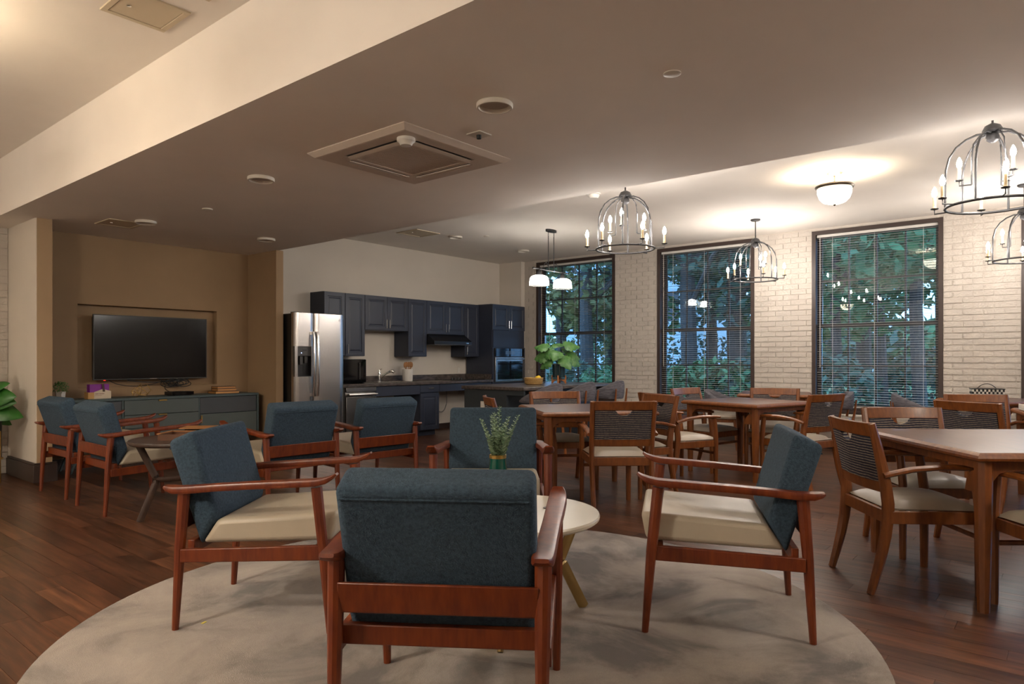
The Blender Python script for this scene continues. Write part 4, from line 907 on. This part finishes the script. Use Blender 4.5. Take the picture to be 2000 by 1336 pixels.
g_ = .285; obj('grille_frame', MB().box(-g_, g_, -g_, -g_ + .035, -.036, -.024).box(-g_, g_, g_ - .035, g_, -.036, -.024).box(-g_, -g_ + .035, -g_ + .035, g_ - .035, -.036, -.024).box(g_ - .035, g_, -g_ + .035, g_ - .035, -.036, -.024), ACW, ac, bevel=.002)
gr = MB()
for k in range(26): y = -.245 + k * .0196; gr.box(-.248, .248, y - .0075, y + .0075, -.031, -.025)
obj('grille', gr, ACW, ac, smooth=False)
for k in range(4): obj('louver', MB().add([(-.255, .290, -.038), (.255, .290, -.038), (.255, .322, -.030), (-.255, .322, -.030), (-.255, .291, -.043), (.255, .291, -.043), (.255, .323, -.035), (-.255, .323, -.035)], [(0, 1, 2, 3), (7, 6, 5, 4), (0, 4, 5, 1), (1, 5, 6, 2), (2, 6, 7, 3), (3, 7, 4, 0)]).xf(Matrix.Rotation(k * PI / 2, 4, 'Z')), ACW, ac, smooth=False)
for k in range(4): obj('corner_cover', MB().box(.262, .35, .262, .35, -.034, -.024).xf(Matrix.Rotation(k * PI / 2, 4, 'Z')), ACW, ac)
obj('occupancy_sensor', MB().lathe([(.055, -.034), (.056, -.052), (.045, -.058), (.034, -.078), (.001, -.080)], 28, (-.335, -.335, 0)), CERW, ac)
cs = thing('ceiling_sensor', 'small square ceiling plate with a black nozzle beside the air unit', 'sensor', (3.08, 2.80, SZ)); obj('plate', MB().box(-.055, .055, -.055, .055, -.008, 0), PLASTW, cs, bevel=.002); obj('nozzle', MB().lathe([(.016, -.008), (.014, -.03), (.001, -.032)], 14), BLACK, cs)
def disc(name, label, cat, loc, r_, h): tag(obj(name, MB().lathe([(r_, 0), (r_, -h * .6), (r_ * .8, -h), (.001, -h)], 28), PLASTW, loc=loc), label, cat)
disc('sprinkler_cover', 'flat round sprinkler cover in front of the alcove ceiling', 'sprinkler', (3.04, 6.11, SZ), .045, .012); disc('sprinkler_cover', 'flat round sprinkler cover near the top right of the low ceiling', 'sprinkler', (3.014, 1.489, SZ), .042, .008); disc('sprinkler_cover', 'flat round sprinkler cover in the kitchen ceiling', 'sprinkler', (7.476, 6.65, CZ), .04, .01)
sd = thing('smoke_detector', 'white round smoke detector beside the nearest left chandelier', 'smoke detector', (6.30, 4.04, CZ)); obj('base', MB().lathe([(.075, 0), (.075, -.012), (.06, -.016)], 28), CERW, sd); obj('head', MB().lathe([(.062, -.016), (.058, -.035), (.045, -.052), (.001, -.055)], 28), CERW, sd)
def access(label, x0, x1, y0, y1, z):
    t = thing('access_panel', label, 'panel', (x0, y0, z)); w, l = x1 - x0, y1 - y0
    obj('frame', MB().box(0, w, 0, .03, -.010, 0).box(0, w, l - .03, l, -.010, 0).box(0, .03, .03, l - .03, -.010, 0).box(w - .03, w, .03, l - .03, -.010, 0), PANELT, t, bevel=.002); obj('door', MB().box(.034, w - .034, .034, l - .034, -.006, 0), PANELT, t); obj('latch', MB().lathe([(.013, -.006), (.012, -.012), (.001, -.013)], 14, (w * .25, l * .5, 0)), STEELB, t)
access('cream access panel with a key latch in the high left ceiling', 1.44, 1.78, 3.76, 4.10, CLZ); access('cream access panel cut off by the top edge in the high left ceiling', 1.44, 1.78, 3.22, 3.56, CLZ)
access('tan access panel in the low ceiling before the alcove', 2.63, 2.98, 7.24, 7.62, SZ); access('white access panel in the kitchen ceiling', 6.45, 6.9, 7.02, 7.45, CZ)

# ------------------------------------------------------------------ lamps
def chandelier():
    t = thing('chandelier', '', 'chandelier', group='iron cage chandeliers with candle bulbs')
    obj('canopy', MB().lathe([(.062, 0), (.062, -.012), (.05, -.022), (.012, -.026)], 28), IRON, t)
    obj('stem', MB().sweep([(0, 0, -.02), (0, 0, -.25)], .007, 8), IRON, t)
    obj('hub', MB().lathe([(.008, -.235), (.045, -.255), (.06, -.285), (.058, -.292), (.02, -.296), (.034, -.31), (.040, -.33), (.034, -.35), (.014, -.365), (.001, -.367)], 24), IRON, t)
    RZ, RR = -.78, .268
    obj('ring', MB().torus((0, 0, RZ), RR, .0088, 56, 8), IRON, t)
    for k in range(6):
        a = R(25 + 60 * k); c, s = math.cos(a), math.sin(a)
        pr = [(.03, -.300), (.09, -.304), (.15, -.33), (.205, -.375), (.245, -.44), (.264, -.52), (RR, -.62), (RR, RZ)]
        obj('rib', MB().sweep([(r_ * c, r_ * s, z) for r_, z in pr], .0072, 8), IRON, t)
    def candle(r_, z, a, rr):
        c, s = math.cos(a), math.sin(a)
        arm = obj('candle_arm', MB().sweep([(rr * c, rr * s, z - .035), (r_ * c, r_ * s, z - .035), (r_ * c, r_ * s, z)], .005, 6).lathe([(.006, -.006), (.024, -.002), (.026, .004), (.008, .006)], 16, (r_ * c, r_ * s, z)), IRON, t)
        cd = obj('candle_sleeve', MB().lathe([(.0125, .004), (.0125, .012), (.0105, .014), (.0105, .085), (.001, .086)], 14, (r_ * c, r_ * s, z)), CANDLE, t)
        obj('bulb', MB().lathe([(.008, .086), (.0145, .098), (.017, .112), (.0135, .132), (.006, .150), (.0005, .158)], 10, (r_ * c, r_ * s, z)), BULB, cd)
    for k in range(6): candle(.355, RZ + .035, R(55 + 60 * k), RR)
    for k in range(3):
        a = R(80 + 120 * k); c, s = math.cos(a), math.sin(a)
        obj('inner_rib', MB().sweep([(r_ * c, r_ * s, z) for r_, z in ((.02, -.30), (.07, -.31), (.105, -.36), (.115, -.44), (.115, -.63))], .0052, 8), IRON, t)
        candle(.185, -.595, a, .115)
    return tree_of(t)
CT = chandelier(); cu_ = []
for x, y, a, lab in [(5.56, 3.22, 0, 'cage chandelier with candle bulbs over the centre dining table'), (5.52, .42, 20, 'largest cage chandelier at the upper right, nearest the camera'), (8.80, 3.18, 40, 'cage chandelier with candle bulbs in front of the middle window'), (8.80, .40, 10, 'cage chandelier at the right edge below the largest one')]:
    place(CT, cu_, (x, y, CZ), R(a), lab)
def bowl(label, x, y, z, gm, power, col, drop=0., spread=.07):
    t = thing('bowl_light', label, 'ceiling light', (x, y, z), 0, 'bowl shaped ceiling lights')
    obj('canopy', MB().lathe([(.075, 0), (.075, -.01), (.06, -.025), (.012, -.032)], 28), BRONZE, t); obj('stem', MB().sweep([(0, 0, -.03), (0, 0, -.16 - drop)], .009, 8), BRONZE, t)
    D = -drop
    obj('rim', MB().lathe([(.150, D - .135), (.172, D - .128), (.176, D - .138), (.166, D - .155), (.150, D - .160)], 40, capt=False), BRONZE, t)
    obj('cross_bar', MB().box(-.155, .155, -.006, .006, D - .150, D - .142).box(-.006, .006, -.155, .155, D - .150, D - .142), BRONZE, t)
    obj('glass_bowl', MB().lathe([(.155, D - .150), (.152, D - .20), (.135, D - .25), (.10, D - .285), (.05, D - .302), (.001, D - .305)], 40, capt=False), gm, t); obj('finial', MB().lathe([(.004, D - .303), (.014, D - .308), (.010, D - .318), (.001, D - .324)], 14), BRONZE, t)
    l = bpy.data.lights.new('bowl_bulb', 'POINT'); l.energy = power; l.color = col; l.shadow_soft_size = .04
    for dx in (-spread, spread): link('bowl_bulb', l, t, (dx, 0, D - .17))
bowl('lit glass bowl ceiling light between the four chandeliers', 7.07, 1.79, CZ, BOWLE, L_BOWL * .2, (1, .83, .62))
bowl('warm bowl pendant beside the left ceiling access panels, out of frame', .45, 4.7, CLZ, BOWLW, L_BOWL_WARM, (1, .80, .54), .30)
bowl('bright bowl pendant far left of the rug, out of frame', -1.3, 2.7, CLZ, BOWLX, L_BOWL_WARM, (1, .86, .66), .42)
bowl('added fill bowl light on the low ceiling behind the camera, out of frame', 3.3, -1.7, SZ, BOWLY, .5, (1, .86, .66))  # added fill lamp, never in view, brightens the right of the rug
bowl('added bowl pendant left of the white pillar, out of frame', -1.0, 6.0, CLZ, BOWLY, L_BOWL_WARM, (1, .86, .66), .42)  # unseen lamp added to brighten the white pillar and leftmost chair backs
pd = thing('island_pendant', 'two light bar pendant with ribbed glass shades over the island', 'pendant light', (7.70, 5.64, CZ))
obj('canopy', MB().prism([(.11 * math.cos(2 * PI * i / 24), .05 * math.sin(2 * PI * i / 24)) for i in range(24)], 'z', -.028, 0), IRON, pd)
for x in (-.065, .065):
    ch = MB()
    for k in range(3): ch.sweep([(x + .007 * math.cos(2 * PI * i / 10) * (k % 2), .007 * math.cos(2 * PI * i / 10) * (1 - k % 2), -.04 - k * .02 + .013 * math.sin(2 * PI * i / 10)) for i in range(10)], .0022, 5, up=(0, 1, 0) if k % 2 else (1, 0, 0), closed=True)
    obj('chain', ch, IRON, pd); obj('rod', MB().sweep([(x, 0, -.09), (x, 0, -.56)], .0055, 8), IRON, pd)
    obj('scroll', MB().sweep([(x, 0, -.52), (x - .05 * (1 if x < 0 else -1), 0, -.46), (x - .10 * (1 if x < 0 else -1), 0, -.50), (x - .105 * (1 if x < 0 else -1), 0, -.56)], .005, 8), IRON, pd)
obj('cross_bar', MB().sweep([(-.40, 0, -.57), (.40, 0, -.57)], .009, 8).sphere((-.405, 0, -.57), .014, 10, 7).sphere((.405, 0, -.57), .014, 10, 7), IRON, pd)
for x in (-.275, .275):
    obj('socket', MB().lathe([(.01, -.57), (.02, -.59), (.032, -.62), (.034, -.655), (.02, -.66)], 20, (x, 0, 0)), IRON, pd)
    n = 72; vs = []; fs = []
    prf = [(.03, -.655), (.075, -.660), (.108, -.675), (.125, -.70), (.132, -.74), (.135, -.80)]
    for r_, z in prf:
        for k in range(n): q = r_ * (1 + .012 * math.cos(k * PI)); vs.append((x + q * math.cos(2 * PI * k / n), q * math.sin(2 * PI * k / n), z))
    for i in range(len(prf) - 1):
        for k in range(n): fs.append((i * n + k, i * n + (k + 1) % n, (i + 1) * n + (k + 1) % n, (i + 1) * n + k))
    sh = obj('glass_shade', MB().add(vs, fs), SHADEG, pd); obj('bulb', MB().lathe([(.035, -.66), (.075, -.69), (.08, -.775), (.001, -.785)], 24, (x, 0, 0)), PENDE, sh)
